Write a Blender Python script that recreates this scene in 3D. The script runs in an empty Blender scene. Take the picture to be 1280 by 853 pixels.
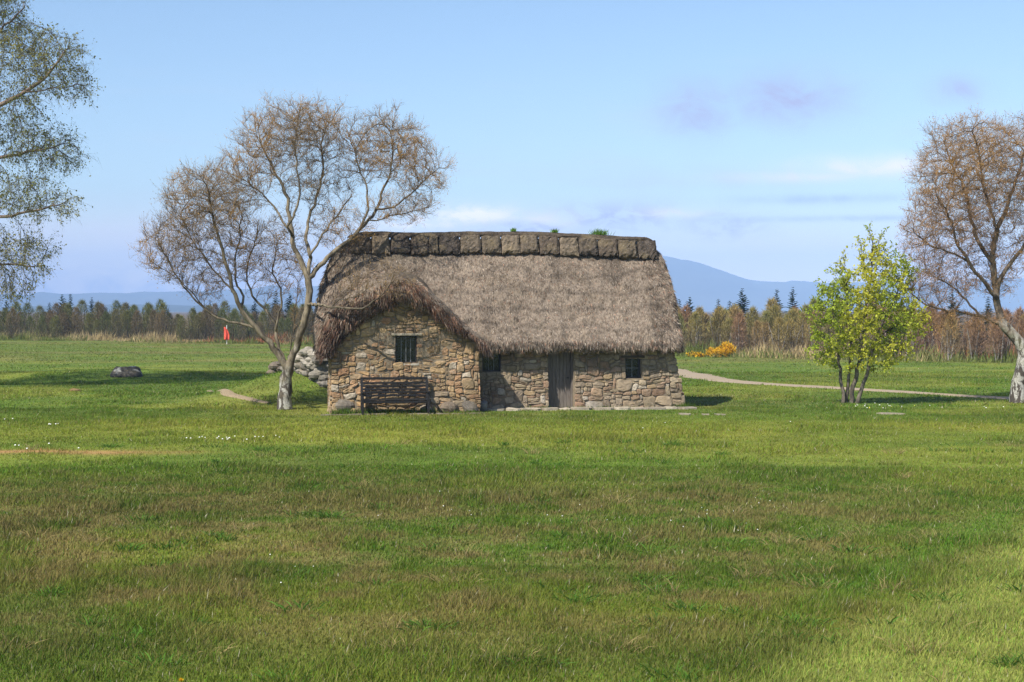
import bpy, math, random
import numpy as np
from mathutils import Vector

# ------------------------------------------------------------------ camera, sky, sun
S = bpy.context.scene
C = S.collection
R = math.radians
PXF = 1280 * 56 / 36.0          # focal length in photo pixels
CAMH = 3.05
HORIZON = 388.0
TH = math.atan((426.5 - HORIZON) / PXF)

cam_d = bpy.data.cameras.new('camera')
cam_d.lens = 56; cam_d.sensor_width = 36
cam_d.clip_start = 0.2; cam_d.clip_end = 40000
cam = bpy.data.objects.new('camera', cam_d); C.objects.link(cam)
cam.location = (0, 0, CAMH); cam.rotation_euler = (R(90) - TH, 0, 0)
S.camera = cam

SUN_AZ = R(40)                  # to the left of straight behind the camera
SUN_EL = R(48)
SUNV = Vector((-math.sin(SUN_AZ) * math.cos(SUN_EL), -math.cos(SUN_AZ) * math.cos(SUN_EL), math.sin(SUN_EL)))
sd = bpy.data.lights.new('sun', 'SUN'); sd.energy = 4.6; sd.angle = R(0.53); sd.color = (1.0, 0.95, 0.87)
sun = bpy.data.objects.new('sun', sd); C.objects.link(sun)
sun.rotation_euler = SUNV.to_track_quat('Z', 'Y').to_euler(); sun.location = (-30, -30, 60)

S.view_settings.view_transform = 'Standard'
S.view_settings.look = 'None'
S.view_settings.exposure = 0.8
S.view_settings.gamma = 1
S.view_settings.use_curve_mapping = False
HAZE = True

W = bpy.data.worlds.new('World'); S.world = W; W.use_nodes = True


class NT:
    """small node-tree helper"""
    def __init__(s, nt): s.nt = nt; nt.nodes.clear()
    def n(s, t, **k):
        x = s.nt.nodes.new(t)
        for a, v in k.items(): setattr(x, a, v)
        return x
    def l(s, a, b): s.nt.links.new(a, b)
    def put(s, sock, v):
        if hasattr(v, 'is_output'): s.l(v, sock)
        else: sock.default_value = v
    def math(s, op, a, b=None, clamp=False):
        x = s.n('ShaderNodeMath', operation=op, use_clamp=clamp)
        s.put(x.inputs[0], a)
        if b is not None: s.put(x.inputs[1], b)
        return x.outputs[0]
    def noise(s, vec, scale, detail=3, rough=.5, dist=0):
        x = s.n('ShaderNodeTexNoise')
        s.put(x.inputs['Vector'], vec); x.inputs['Scale'].default_value = scale
        x.inputs['Detail'].default_value = detail; x.inputs['Roughness'].default_value = rough
        x.inputs['Distortion'].default_value = dist
        return x.outputs['Fac']
    def ramp(s, fac, stops):
        x = s.n('ShaderNodeValToRGB'); s.put(x.inputs[0], fac)
        e = x.color_ramp.elements
        while len(e) < len(stops): e.new(.5)
        for q, (p, c) in zip(e, stops):
            q.position = p; q.color = (c, c, c, 1) if isinstance(c, (int, float)) else (*c, 1)
        return x.outputs[0]
    def mix(s, fac, a, b, mode='MIX'):
        x = s.n('ShaderNodeMix', data_type='RGBA', blend_type=mode)
        s.put(x.inputs[0], fac)
        for i, v in ((6, a), (7, b)):
            if isinstance(v, tuple): v = (*v, 1) if len(v) == 3 else v
            s.put(x.inputs[i], v)
        return x.outputs[2]
    def smooth(s, v, a, b):
        x = s.n('ShaderNodeMapRange', interpolation_type='SMOOTHSTEP')
        s.put(x.inputs[0], v); x.inputs[1].default_value = a; x.inputs[2].default_value = b
        return x.outputs[0]


def build_world():
    t = NT(W.node_tree)
    out = t.n('ShaderNodeOutputWorld'); bg = t.n('ShaderNodeBackground')
    sky = t.n('ShaderNodeTexSky', sky_type='NISHITA', sun_disc=False)
    sky.sun_elevation = SUN_EL; sky.sun_rotation = math.pi + SUN_AZ
    sky.air_density = 1.0; sky.dust_density = 0.6; sky.ozone_density = 3.2; sky.altitude = 100
    tc = t.n('ShaderNodeTexCoord'); sp = t.n('ShaderNodeSeparateXYZ')
    t.l(tc.outputs['Generated'], sp.inputs[0])
    hor = t.math('SQRT', t.math('ADD', t.math('POWER', sp.outputs[0], 2.0), t.math('POWER', sp.outputs[1], 2.0)))
    el = t.math('DIVIDE', sp.outputs[2], t.math('MAXIMUM', hor, .02))            # tangent of the elevation
    az = t.math('ARCTAN2', sp.outputs[0], sp.outputs[1])                          # 0 straight ahead (north)
    cx = t.n('ShaderNodeCombineXYZ'); t.l(az, cx.inputs[0]); t.l(el, cx.inputs[1])
    base = sky.outputs[0]
    col = base

    def stretched(sx, sy, off):
        m = t.n('ShaderNodeMapping'); t.l(cx.outputs[0], m.inputs[0])
        m.inputs['Scale'].default_value = (sx, sy, 1); m.inputs['Location'].default_value = (off, off * .37, 0)
        return m.outputs[0]

    def blob(ca, ce, ra, re):
        a = t.math('POWER', t.math('DIVIDE', t.math('SUBTRACT', az, ca), ra), 2.0)
        e = t.math('POWER', t.math('DIVIDE', t.math('SUBTRACT', el, ce), re), 2.0)
        return t.math('POWER', 2.718, t.math('MULTIPLY', t.math('ADD', a, e), -1.0))

    K = 5.4                                                                      # cloud radiance in sky-texture units
    # pale veil low over the land
    veil = t.math('MULTIPLY', t.smooth(el, .078, -.003), .92)
    col = t.mix(veil, col, (1.62 * K, 1.38 * K, 1.32 * K))
    # thin broad cirrus
    n = t.noise(stretched(5, 26, 3.1), 1.6, 6, .55)
    m = t.math('MULTIPLY', t.smooth(n, .50, .78), t.smooth(el, .0, .10))
    col = t.mix(t.math('MULTIPLY', t.math('MULTIPLY', m, t.smooth(el, .2, .08)), .30), col, (.80 * K, .86 * K, .98 * K))
    P = lambda x, y, rx, ry: blob(math.atan((x - 640) / PXF), (388 - y) / PXF, rx / PXF, ry / PXF)
    wisp = t.noise(stretched(26, 40, 1.7), 1.5, 7, .6, .6)
    wsm = t.smooth(wisp, .30, .72)
    puff = t.noise(stretched(40, 75, 5.2), 1.5, 7, .62, .4); psm = t.smooth(puff, .40, .60)
    def layer(blobs, c, amt, tex=None):
        nonlocal col
        s = blobs[0]
        for b in blobs[1:]: s = t.math('MAXIMUM', s, b)
        f = t.math('MULTIPLY', t.math('MULTIPLY', s, t.math('ADD', t.math('MULTIPLY', wsm if tex is None else tex, .70), .35 if tex is None else .26)), amt, True)
        col = t.mix(f, col, tuple(k * K for k in c))
    layer([P(985, 128, 70, 30), P(872, 140, 44, 30), P(1195, 125, 30, 16)], (.56, .57, .90), 1.15, wsm)         # mauve scraps
    layer([P(1085, 214, 95, 13), P(1000, 224, 90, 7)], (1.40, 1.32, 1.26), 1.1)                                                    # white streak
    layer([P(900, 225, 160, 16)], (.72, .82, .98), .5)
    layer([P(1040, 276, 150, 4), P(1030, 252, 110, 6)], (.50, .60, .88), .75)                               # thin slate bars
    layer([P(595, 271, 55, 12), P(690, 276, 40, 10), P(545, 277, 34, 9), P(500, 284, 40, 6), P(830, 268, 40, 6)], (1.75, 1.60, 1.48), 1.35, psm)                                 # low bright heaps
    layer([P(770, 273, 90, 18), P(905, 284, 45, 16), P(660, 285, 60, 9)], (.66, .67, .96), 1.1, psm)              # mauve low bank
    layer([P(60, 362, 420, 30)], (.50, .58, .98), .95)
    layer([P(980, 318, 260, 26), P(100, 300, 260, 22)], (1.25, 1.12, 1.18), .6)
    t.l(col, bg.inputs[0]); bg.inputs[1].default_value = 0.096
    t.l(bg.outputs[0], out.inputs[0])


build_world()

# ------------------------------------------------------------------ helpers
rng = np.random.default_rng(11)
random.seed(5)


def ray(px, py):
    u = (426.5 - py) / PXF; c, s = math.cos(TH), math.sin(TH)
    return np.array([(px - 640) / PXF, c + u * s, -s + u * c])


def at(px, py, Y):
    """world point seen at a photo pixel at distance Y"""
    r = ray(px, py); r = r * (Y / r[1]); r[2] += CAMH
    return r


def gnd(px, py, z=0.0):
    r = ray(px, py); k = (z - CAMH) / r[2]
    return (r * k)[:2]


_tab = rng.random((256, 256))
def vnoise(x, y, s, ox=0.0, oy=0.0):
    x = np.asarray(x, float) * s + ox + 1000; y = np.asarray(y, float) * s + oy + 1000
    i = np.floor(x).astype(int); j = np.floor(y).astype(int); f = x - i; g = y - j
    f = f * f * (3 - 2 * f); g = g * g * (3 - 2 * g); i &= 255; j &= 255; i1 = (i + 1) & 255; j1 = (j + 1) & 255
    return (_tab[i, j] * (1 - f) + _tab[i1, j] * f) * (1 - g) + (_tab[i, j1] * (1 - f) + _tab[i1, j1] * f) * g


def fbm(x, y, s, o=0.0, n=4):
    r = 0; a = .5; t = 0
    for k in range(n):
        r = r + a * vnoise(x, y, s * 2 ** k, o + k * 17.3, o * 1.7 + k * 9.1); t += a; a *= .5
    return r / t


def sstep(v, a, b):
    t = np.clip((np.asarray(v, float) - a) / (b - a), 0, 1); return t * t * (3 - 2 * t)


def T(x, y):
    """height of the land"""
    x = np.asarray(x, float); y = np.asarray(y, float)
    z = .95 * np.exp(-((x + 7.6) / 2.3) ** 2 - ((y - 55.8) / 2.4) ** 2)
    z = z + .30 * np.exp(-((x + 18.5) / 5.0) ** 2 - ((y - 73.5) / 2.6) ** 2)
    w = sstep(y, 8, 30)
    z = z + w * (.16 * (fbm(x, y, .05, 3.0, 3) - .5) + .05 * (fbm(x, y, .3, 8.0, 2) - .5))
    # level ground round the house
    d = np.maximum(np.abs(x + .2) - 8.0, 0) + np.maximum(np.abs(y - 49.5) - 5.0, 0)
    flat = 1 - sstep(d, 0, 3)
    bank = .95 * np.exp(-((x + 7.6) / 2.3) ** 2 - ((y - 55.8) / 2.4) ** 2)
    return z * (1 - flat) + bank * flat


def gnd(px, py, z=None):
    """point of the land seen at a photo pixel"""
    r = ray(px, py); Y = np.arange(11, 260, .04); k = Y / r[1]
    hit = np.where(CAMH + r[2] * k < T(r[0] * k, Y))[0]
    j = hit[0] if len(hit) else -1
    return np.array([r[0] * k[j], Y[j]])


def mat(name, fn, rough=.85, spec=.25):
    m = bpy.data.materials.new(name); m.use_nodes = True
    t = NT(m.node_tree)
    out = t.n('ShaderNodeOutputMaterial'); b = t.n('ShaderNodeBsdfPrincipled')
    b.inputs['Roughness'].default_value = rough; b.inputs['Specular IOR Level'].default_value = spec
    t.l(b.outputs[0], out.inputs[0]); t.bsdf = b; t.out = out
    t.pos = t.n('ShaderNodeTexCoord').outputs['Object']
    fn(t, b)
    return m


def attr(t, name='col'):
    a = t.n('ShaderNodeAttribute'); a.attribute_name = name; return a.outputs['Color']


def bump(t, b, h, dist=.02, strength=.6):
    x = t.n('ShaderNodeBump'); x.inputs['Strength'].default_value = strength; x.inputs['Distance'].default_value = dist
    t.l(h, x.inputs['Height']); t.l(x.outputs[0], b.inputs['Normal'])


def m_leafy(t, b, tr=.35):
    c = attr(t); t.l(c, b.inputs['Base Color'])
    tl = t.n('ShaderNodeBsdfTranslucent'); t.l(c, tl.inputs[0])
    mx = t.n('ShaderNodeMixShader'); mx.inputs[0].default_value = tr
    t.l(b.outputs[0], mx.inputs[1]); t.l(tl.outputs[0], mx.inputs[2]); t.l(mx.outputs[0], t.out.inputs[0])


def m_attr_noise(scale, lo, hi, bdist=0.0, detail=4):
    def fn(t, b):
        n = t.noise(t.pos, scale, detail, .6)
        k = t.ramp(n, [(.25, lo), (.75, hi)])
        t.l(t.mix(1.0, attr(t), k, 'MULTIPLY'), b.inputs['Base Color'])
        if bdist: bump(t, b, n, bdist)
    return fn


def m_ground(t, b):
    geo = t.n('ShaderNodeNewGeometry').outputs['Position']
    n1 = t.noise(geo, 9, 5, .7); n2 = t.noise(geo, 1.4, 4, .6)
    k = t.ramp(n1, [(.25, .55), (.75, 1.4)]); k2 = t.ramp(n2, [(.3, .8), (.7, 1.18)])
    c = t.mix(1.0, t.mix(1.0, attr(t), k, 'MULTIPLY'), k2, 'MULTIPLY')
    t.l(c, b.inputs['Base Color']); bump(t, b, n1, .05, .8)


def m_gravel(t, b):
    n = t.noise(t.pos, 25, 5, .7); n2 = t.noise(t.pos, 1.2, 3)
    c = t.ramp(n, [(.3, (.20, .15, .10)), (.7, (.38, .31, .225))])
    t.l(t.mix(t.ramp(n2, [(.45, 0.), (.7, .5)]), c, (.30, .24, .13)), b.inputs['Base Color']); bump(t, b, n, .02)


def m_bark(t, b):
    """birch: white papery low down, dark fissures, brown in the thin wood"""
    m = t.n('ShaderNodeMapping'); m.inputs['Scale'].default_value = (1, 1, .45); t.l(t.pos, m.inputs[0])
    n = t.noise(m.outputs[0], 5.5, 6, .65, .4); n2 = t.noise(t.pos, 22, 3, .6)
    pale = t.mix(t.ramp(n2, [(.35, 0.), (.7, 1.)]), (.24, .23, .20), (.44, .425, .38))
    rot = t.mix(t.ramp(n, [(.475, 0.), (.535, 1.)]), (.06, .05, .04), pale)
    ly = t.noise(t.pos, 2.6, 3); rot = t.mix(t.ramp(ly, [(.5, 0.), (.72, .45)]), rot, (.16, .16, .07))
    tk = t.math('ADD', attr(t, 'thick'), t.math('MULTIPLY', t.math('SUBTRACT', t.noise(t.pos, 3.0, 4, .65), .5), 1.3))
    c = t.mix(t.smooth(tk, .08, .60), t.mix(1.0, attr(t), t.ramp(n, [(.38, .45), (.6, 1.25)]), 'MULTIPLY'), rot)
    t.l(c, b.inputs['Base Color']); bump(t, b, n, .03)


def m_stone(t, b):
    n = t.noise(t.pos, 9, 6, .65); n2 = t.noise(t.pos, 3.1, 3); n3 = t.noise(t.pos, 26, 4, .7)
    c = t.mix(1.0, attr(t), t.ramp(n, [(.25, .62), (.75, 1.28)]), 'MULTIPLY')
    n4 = t.noise(t.pos, .9, 4, .6)
    c = t.mix(1.0, c, t.ramp(n4, [(.32, .62), (.62, 1.06)]), 'MULTIPLY')
    c = t.mix(t.ramp(n2, [(.52, 0.), (.72, .6)]), c, (.17, .135, .08))
    c = t.mix(t.ramp(n3, [(.60, 0.), (.68, .55)]), c, (.42, .41, .36))
    t.l(c, b.inputs['Base Color']); bump(t, b, t.math('ADD', n, t.math('MULTIPLY', n3, .4)), .025, .8)


def m_thatch(t, b):
    m = t.n('ShaderNodeMapping'); m.inputs['Scale'].default_value = (1, 1, .35); t.l(t.pos, m.inputs[0])
    n = t.noise(m.outputs[0], 14, 5, .7); n2 = t.noise(t.pos, 1.3, 4, .6)
    c = t.mix(1.0, attr(t), t.ramp(n, [(.3, .42), (.7, 1.35)]), 'MULTIPLY')
    n5 = t.noise(m.outputs[0], 7.5, 3, .6)
    c = t.mix(t.ramp(n5, [(.56, 0.), (.68, .75)]), c, t.mix(1.0, c, (.42, .38, .34), 'MULTIPLY'))
    c = t.mix(t.ramp(n2, [(.5, 0.), (.72, .6)]), c, t.mix(1.0, c, (.72, .70, .62), 'MULTIPLY'))
    t.l(c, b.inputs['Base Color']); bump(t, b, n, .06, 1.0)


def m_turf(t, b):
    n = t.noise(t.pos, 10, 6, .7); n2 = t.noise(t.pos, 30, 3, .6); n3 = t.noise(t.pos, 2.2, 3)
    c = t.mix(1.0, attr(t), t.ramp(n, [(.28, .42), (.72, 1.6)]), 'MULTIPLY')
    c = t.mix(t.ramp(n3, [(.5, 0.), (.7, .5)]), c, (.20, .155, .09))
    c = t.mix(t.ramp(n2, [(.66, 0.), (.71, .8)]), c, (.45, .43, .38))
    t.l(c, b.inputs['Base Color']); bump(t, b, n, .06, 1.0)


def m_wood(c0, c1, sc=(9, 9, .8)):
    def fn(t, b):
        m = t.n('ShaderNodeMapping'); m.inputs['Scale'].default_value = sc; t.l(t.pos, m.inputs[0])
        n = t.noise(m.outputs[0], 3.5, 6, .65)
        t.l(t.ramp(n, [(.3, c0), (.7, c1)]), b.inputs['Base Color']); bump(t, b, n, .008)
    return fn


def m_plain(c, amp=.25, sc=8):
    def fn(t, b):
        n = t.noise(t.pos, sc, 4)
        t.l(t.ramp(n, [(.3, tuple(k * (1 - amp) for k in c)), (.7, tuple(min(1, k * (1 + amp)) for k in c))]), b.inputs['Base Color'])
    return fn


M = dict(
    ground=mat('ground', m_ground, .95, .1), blade=mat('grass_blade', lambda t, b: m_leafy(t, b, .3), .8, .06),
    gravel=mat('gravel', m_gravel, .95, .1), earth=mat('bare_earth', m_attr_noise(18, .6, 1.4, .02, 5), .95, .08), bark=mat('birch_bark', m_bark, .9, .15),
    twig=mat('twig', lambda t, b: m_leafy(t, b, .2), .8, .15), leaf=mat('leaf', lambda t, b: m_leafy(t, b, .5), .6, .25),
    stone=mat('rubble_stone', m_stone, .92, .15), thatch=mat('thatch', m_thatch, .95, .08),
    straw=mat('straw', lambda t, b: m_leafy(t, b, .1), .9, .1),
    turf=mat('turf_block', m_turf, .95, .08),
    door=mat('weathered_door_wood', m_wood((.075, .062, .052), (.20, .17, .145)), .85, .2),
    bench=mat('dark_bench_wood', m_wood((.004, .0035, .003), (.015, .012, .010), (1, 6, 6)), .6, .35),
    frame=mat('dark_window_wood', m_plain((.035, .03, .028)), .6, .3),
    paleframe=mat('grey_window_bar', m_plain((.13, .13, .125)), .6, .3),
    lintel=mat('old_timber', m_wood((.03, .024, .02), (.10, .08, .06), (.8, 6, 6)), .9, .1),
    glass=mat('window_glass', m_plain((.012, .014, .016)), .08, .5),
    flag=mat('red_flag_cloth', m_plain((.55, .085, .055)), .8, .1), pole=mat('white_pole', m_plain((.6, .6, .58)), .6, .3),
    flower=mat('flower', lambda t, b: m_leafy(t, b, .3), .7, .2), hills=mat('moorland_hill', m_attr_noise(.004, .7, 1.3, 0), .95, .05),
)


def mesh(name, V, F, m, parent=None, col=None, extra=None, smooth=False):
    """F: one array of faces (n,k) or a list of such arrays"""
    V = np.asarray(V, np.float32).reshape(-1, 3)
    Fs = F if isinstance(F, list) else [F]
    Fs = [np.asarray(f, np.int32) for f in Fs if len(f)]
    me = bpy.data.meshes.new(name)
    nl = sum(f.size for f in Fs); nf = sum(len(f) for f in Fs)
    me.vertices.add(len(V)); me.vertices.foreach_set('co', V.ravel())
    me.loops.add(nl); me.polygons.add(nf)
    me.loops.foreach_set('vertex_index', np.concatenate([f.ravel() for f in Fs]))
    tot = np.concatenate([np.full(len(f), f.shape[1], np.int32) for f in Fs])
    st = np.concatenate([[0], np.cumsum(tot)[:-1]]).astype(np.int32)
    me.polygons.foreach_set('loop_start', st); me.polygons.foreach_set('loop_total', tot)
    me.polygons.foreach_set('use_smooth', np.full(nf, smooth, bool))
    for nm, a in (('col', col),) + tuple((extra or {}).items()):
        if a is None: continue
        a = np.asarray(a, np.float32)
        if a.ndim == 1 and len(a) == 3 and len(V) != 3: a = np.tile(a, (len(V), 1))
        if a.ndim == 1: a = np.repeat(a[:, None], 3, 1)
        a4 = np.ones((len(V), 4), np.float32); a4[:, :3] = a
        at_ = me.attributes.new(nm, 'FLOAT_COLOR', 'POINT'); at_.data.foreach_set('color', a4.ravel())
    me.update(calc_edges=True); me.validate()
    me.materials.append(m)
    o = bpy.data.objects.new(name, me); C.objects.link(o)
    if parent: o.parent = parent
    return o


class MB:
    """collects faces with colours"""
    def __init__(s): s.v = []; s.c = []; s.f = {}; s.n = 0
    def add(s, V, F, c=(.5, .5, .5)):
        V = np.asarray(V, float).reshape(-1, 3); s.v.append(V)
        c = np.asarray(c, float); s.c.append(c if c.ndim == 2 else np.tile(c, (len(V), 1)))
        for f in F if isinstance(F, list) and len(F) and isinstance(F[0], np.ndarray) else [F]:
            f = np.asarray(f)
            if f.size: s.f.setdefault(f.shape[1], []).append(f + s.n)
        s.n += len(V)
    def box(s, a, b, c=(.5, .5, .5), bev=0.0):
        (x0, y0, z0), (x1, y1, z1) = a, b
        V = [(x, y, z) for z in (z0, z1) for y in (y0, y1) for x in (x0, x1)]
        s.add(V, [(0, 2, 3, 1), (4, 5, 7, 6), (0, 1, 5, 4), (2, 6, 7, 3), (0, 4, 6, 2), (1, 3, 7, 5)], c)
    def build(s, name, m, parent=None, smooth=False, xf=None):
        V = np.concatenate(s.v)
        if xf is not None: V = xf(V)
        return mesh(name, V, [np.concatenate(q) for q in s.f.values()], m, parent, np.concatenate(s.c), None, smooth)


def bevel(o, w=.01, seg=2):
    md = o.modifiers.new('bevel', 'BEVEL'); md.width = w; md.segments = seg; md.limit_method = 'ANGLE'
    return o


def tag(o, label=None, cat=None, group=None, kind=None):
    if label: o['label'] = label
    if cat: o['category'] = cat
    if group: o['group'] = group
    if kind: o['kind'] = kind
    return o


def empty(name, loc=(0, 0, 0), rz=0.0):
    o = bpy.data.objects.new(name, None); C.objects.link(o); o.empty_display_size = .3
    o.location = tuple(float(k) for k in loc); o.rotation_euler = (0, 0, rz); return o


def copy_tree(o, parent=None):
    c = o.copy(); C.objects.link(c); c.parent = parent
    for ch in list(o.children): copy_tree(ch, c)
    return c


def unit(v): return v / np.maximum(np.linalg.norm(v, axis=-1, keepdims=True), 1e-9)


def blades(P, D, L, Wd, segs=1, bend=None):
    """thin tapered blades: base points, directions, lengths, widths -> verts (n,k,3), faces"""
    n = len(P); D = unit(D); rnd = rng.normal(size=(n, 3)); side = unit(np.cross(D, rnd)) * (Wd / 2)[:, None]
    tip = P + D * L[:, None]
    if bend is not None: tip = tip + bend
    if segs == 1:
        V = np.stack([P - side, P + side, tip], 1); F = np.arange(n * 3).reshape(n, 3)
        return V.reshape(-1, 3), [F], 3
    mid = P + D * (L * .55)[:, None]
    if bend is not None: mid = mid + bend * .25
    V = np.stack([P - side, P + side, mid + side * .8, mid - side * .8, tip], 1)
    b = np.arange(n)[:, None] * 5
    return V.reshape(-1, 3), [b + np.array([[0, 1, 2, 3]]), b + np.array([[3, 2, 4]])], 5


# ------------------------------------------------------------------ land
PATH = [gnd(*p) for p in ((835, 462), (852, 467), (885, 473.5), (930, 478.5), (1000, 483), (1080, 487.5), (1170, 493), (1290, 500.5), (1420, 509))]
PATH = np.array(PATH)
DIRT = np.array([gnd(262, 489), gnd(285, 494), gnd(310, 499), gnd(340, 505)])
FENCE_LINE = np.array([(-80, 172.), (-51, 160), (-22.5, 145), (-5, 124), (11.5, 104.5), (20, 98), (28, 93), (45, 80), (70, 62)])


def polydist(x, y, P):
    d = np.full(np.shape(x), 1e9)
    for a, b in zip(P[:-1], P[1:]):
        ab = b - a; t = np.clip(((x - a[0]) * ab[0] + (y - a[1]) * ab[1]) / (ab @ ab), 0, 1)
        d = np.minimum(d, np.hypot(x - a[0] - t * ab[0], y - a[1] - t * ab[1]))
    return d


def edge_y(x): return np.interp(x, FENCE_LINE[:, 0], FENCE_LINE[:, 1])


A = R(8)                                     # the house front is turned a little to the right
AX = np.array([math.cos(A), math.sin(A)]); AN = np.array([-math.sin(A), math.cos(A)]); HO = np.array([0, 49.0])
def h2w(lx, ly): return HO + AX * lx + AN * ly
def w2h(x, y):
    q = np.stack([np.asarray(x) - HO[0], np.asarray(y) - HO[1]], -1); return q @ AX, q @ AN


MOWN = (gnd(940, 853), gnd(1290, 655))       # edge of the shorter mown swathe


def worn(x, y):
    """a strip of bare earth at the left of the field"""
    return np.exp(-((y - (34.4 - .10 * (x + 11)) - .9 * (fbm(x, y, .6, 14., 3) - .5)) / .42) ** 2) * (1 - sstep(x + 3 * (fbm(x, y, .8, 4., 2) - .5), -9.3, -6.0))


def grasscol(x, y):
    x = np.asarray(x, float); y = np.asarray(y, float)
    g = np.array([.090, .142, .020]); yl = np.array([.160, .186, .032]); br = np.array([.170, .122, .056]); dk = np.array([.070, .102, .018])
    a = fbm(x, y, .22, 1.0); b = fbm(x * .45, y, .30, 5.0); c = fbm(x, y, 1.7, 9.0, 3); e = fbm(x * .3, y, .16, 31., 3)
    k = lambda w: np.asarray(w)[..., None]
    col = g + (yl - g) * k(sstep(a, .42, .68))
    col = col + (dk - col) * k(sstep(b, .52, .72) * .55)
    # rough brownish belt in the middle of the near field
    zone = sstep(y, 12.5, 17) * (1 - sstep(y + 9 * (a - .5) + 6 * (b - .5), 23, 34)) * (1 - .55 * sstep(x, 3, 9))
    zone = np.maximum(zone, .4 * sstep(e, .55, .72))
    col = col + (br - col) * k(np.clip(zone * sstep(.35 * b + .65 * c, .34, .62), 0, 1) * .70)
    # bright fresh strip
    zb = np.exp(-((y - 30.5 - 1.5 * (b - .5)) / 2.2) ** 2) * sstep(a + b, .95, 1.25)
    col = col + (np.array([.090, .160, .018]) - col) * k(zb * .6)
    # paler strip in front of the house
    zc = np.exp(-((y - 40.0) / 4.5) ** 2)
    col = col + (np.array([.205, .210, .034]) - col) * k(zc * sstep(e, .3, .6) * .7)
    # mown swathe low on the right
    p, q = MOWN; dirv = (q - p) / np.linalg.norm(q - p); nv = np.array([dirv[1], -dirv[0]])
    s = (x - p[0]) * nv[0] + (y - p[1]) * nv[1]
    zm = sstep(s, -.2, .5) * (1 - sstep(s + .8 * (a - .5), 1.9, 2.9)); ze = np.exp(-((s + .55) / .38) ** 2)
    near = 1 - sstep(y, 24, 29)
    col = col + (np.array([.225, .255, .062]) - col) * k(zm * near * .9)
    col = col + (np.array([.085, .155, .020]) - col) * k(ze * near * .8 * sstep(y, 14, 18))
    # worn line on the left, and the far moor
    wl = worn(x, y)
    col = col + (np.array([.30, .165, .075]) - col) * k(wl * .95)
    far = sstep(y, 60, 120)
    col = col + (np.array([.105, .138, .028]) + (np.array([.150, .135, .050]) - np.array([.105, .138, .028])) * k(sstep(e, .4, .65)) - col) * k(far * .7)
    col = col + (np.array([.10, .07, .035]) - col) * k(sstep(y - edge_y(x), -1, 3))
    return col * np.array([1.09, 1.07, 1.0]) * k(.80 + .40 * c)


def build_ground():
    fx = np.arange(-34, 34.01, .4); fy = np.arange(8, 112, .4)
    gx = np.concatenate([-np.geomspace(7500, 80, 16), np.arange(-76, -34, 2.), fx, np.arange(36, 78, 2.), np.geomspace(80, 7500, 16)])
    gy = np.concatenate([[-250, -100, -40, -15, 0, 5], fy, np.arange(113, 190, 1.5), np.geomspace(195, 7000, 22)])
    X, Y = np.meshgrid(gx, gy); Z = T(X, Y)
    fade = 1 - sstep(np.maximum(np.abs(X) - 60, Y - 170), 0, 60)
    Z = Z * fade
    nx, ny = len(gx), len(gy); i = np.arange(nx * ny).reshape(ny, nx)
    F = np.stack([i[:-1, :-1], i[:-1, 1:], i[1:, 1:], i[1:, :-1]], -1).reshape(-1, 4)
    o = mesh('ground', np.stack([X, Y, Z], -1), F, M['ground'], None, grasscol(X.ravel(), Y.ravel()), None, True)
    tag(o, kind='structure')


build_ground()


def ribbon(name, P, widths, m, lift=.03, step=.5):
    P = np.asarray(P); seg = np.linalg.norm(np.diff(P, axis=0), axis=1); s = np.concatenate([[0], np.cumsum(seg)])
    q = np.arange(0, s[-1], step); x = np.interp(q, s, P[:, 0]); y = np.interp(q, s, P[:, 1]); w = np.interp(q, s, widths)
    for _ in range(3):
        x[1:-1] = (x[:-2] + x[1:-1] * 2 + x[2:]) / 4; y[1:-1] = (y[:-2] + y[1:-1] * 2 + y[2:]) / 4
    dx = np.gradient(x); dy = np.gradient(y); l = np.hypot(dx, dy); nx, ny = -dy / l, dx / l
    k = np.linspace(-1, 1, 7); V = []
    for j, kk in enumerate(k):
        ww = w * (.5 + .22 * (vnoise(q, q * 0 + (3. if kk < 0 else 8.), .9) - .5)) * kk
        px, py = x + nx * ww, y + ny * ww
        V.append(np.stack([px, py, T(px, py) + lift * (1 - .9 * abs(kk) ** 3)], -1))
    V = np.stack(V, 1); n = len(q); i = np.arange(n * 7).reshape(n, 7)
    F = np.stack([i[:-1, :-1], i[:-1, 1:], i[1:, 1:], i[1:, :-1]], -1).reshape(-1, 4)[:, ::-1]
    return tag(mesh(name, V, F, m, None, np.array([.24, .185, .115]), None, True), kind='structure')


ribbon('path', PATH, [2.0, 2.0, 1.6, 1.3, 1.15, 1.05, 1.05, 1.05, 1.05], M['gravel'], .04)
ribbon('dirt_path', DIRT, [.22, .34, .34, .2], M['earth'], .035, .25)


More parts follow.
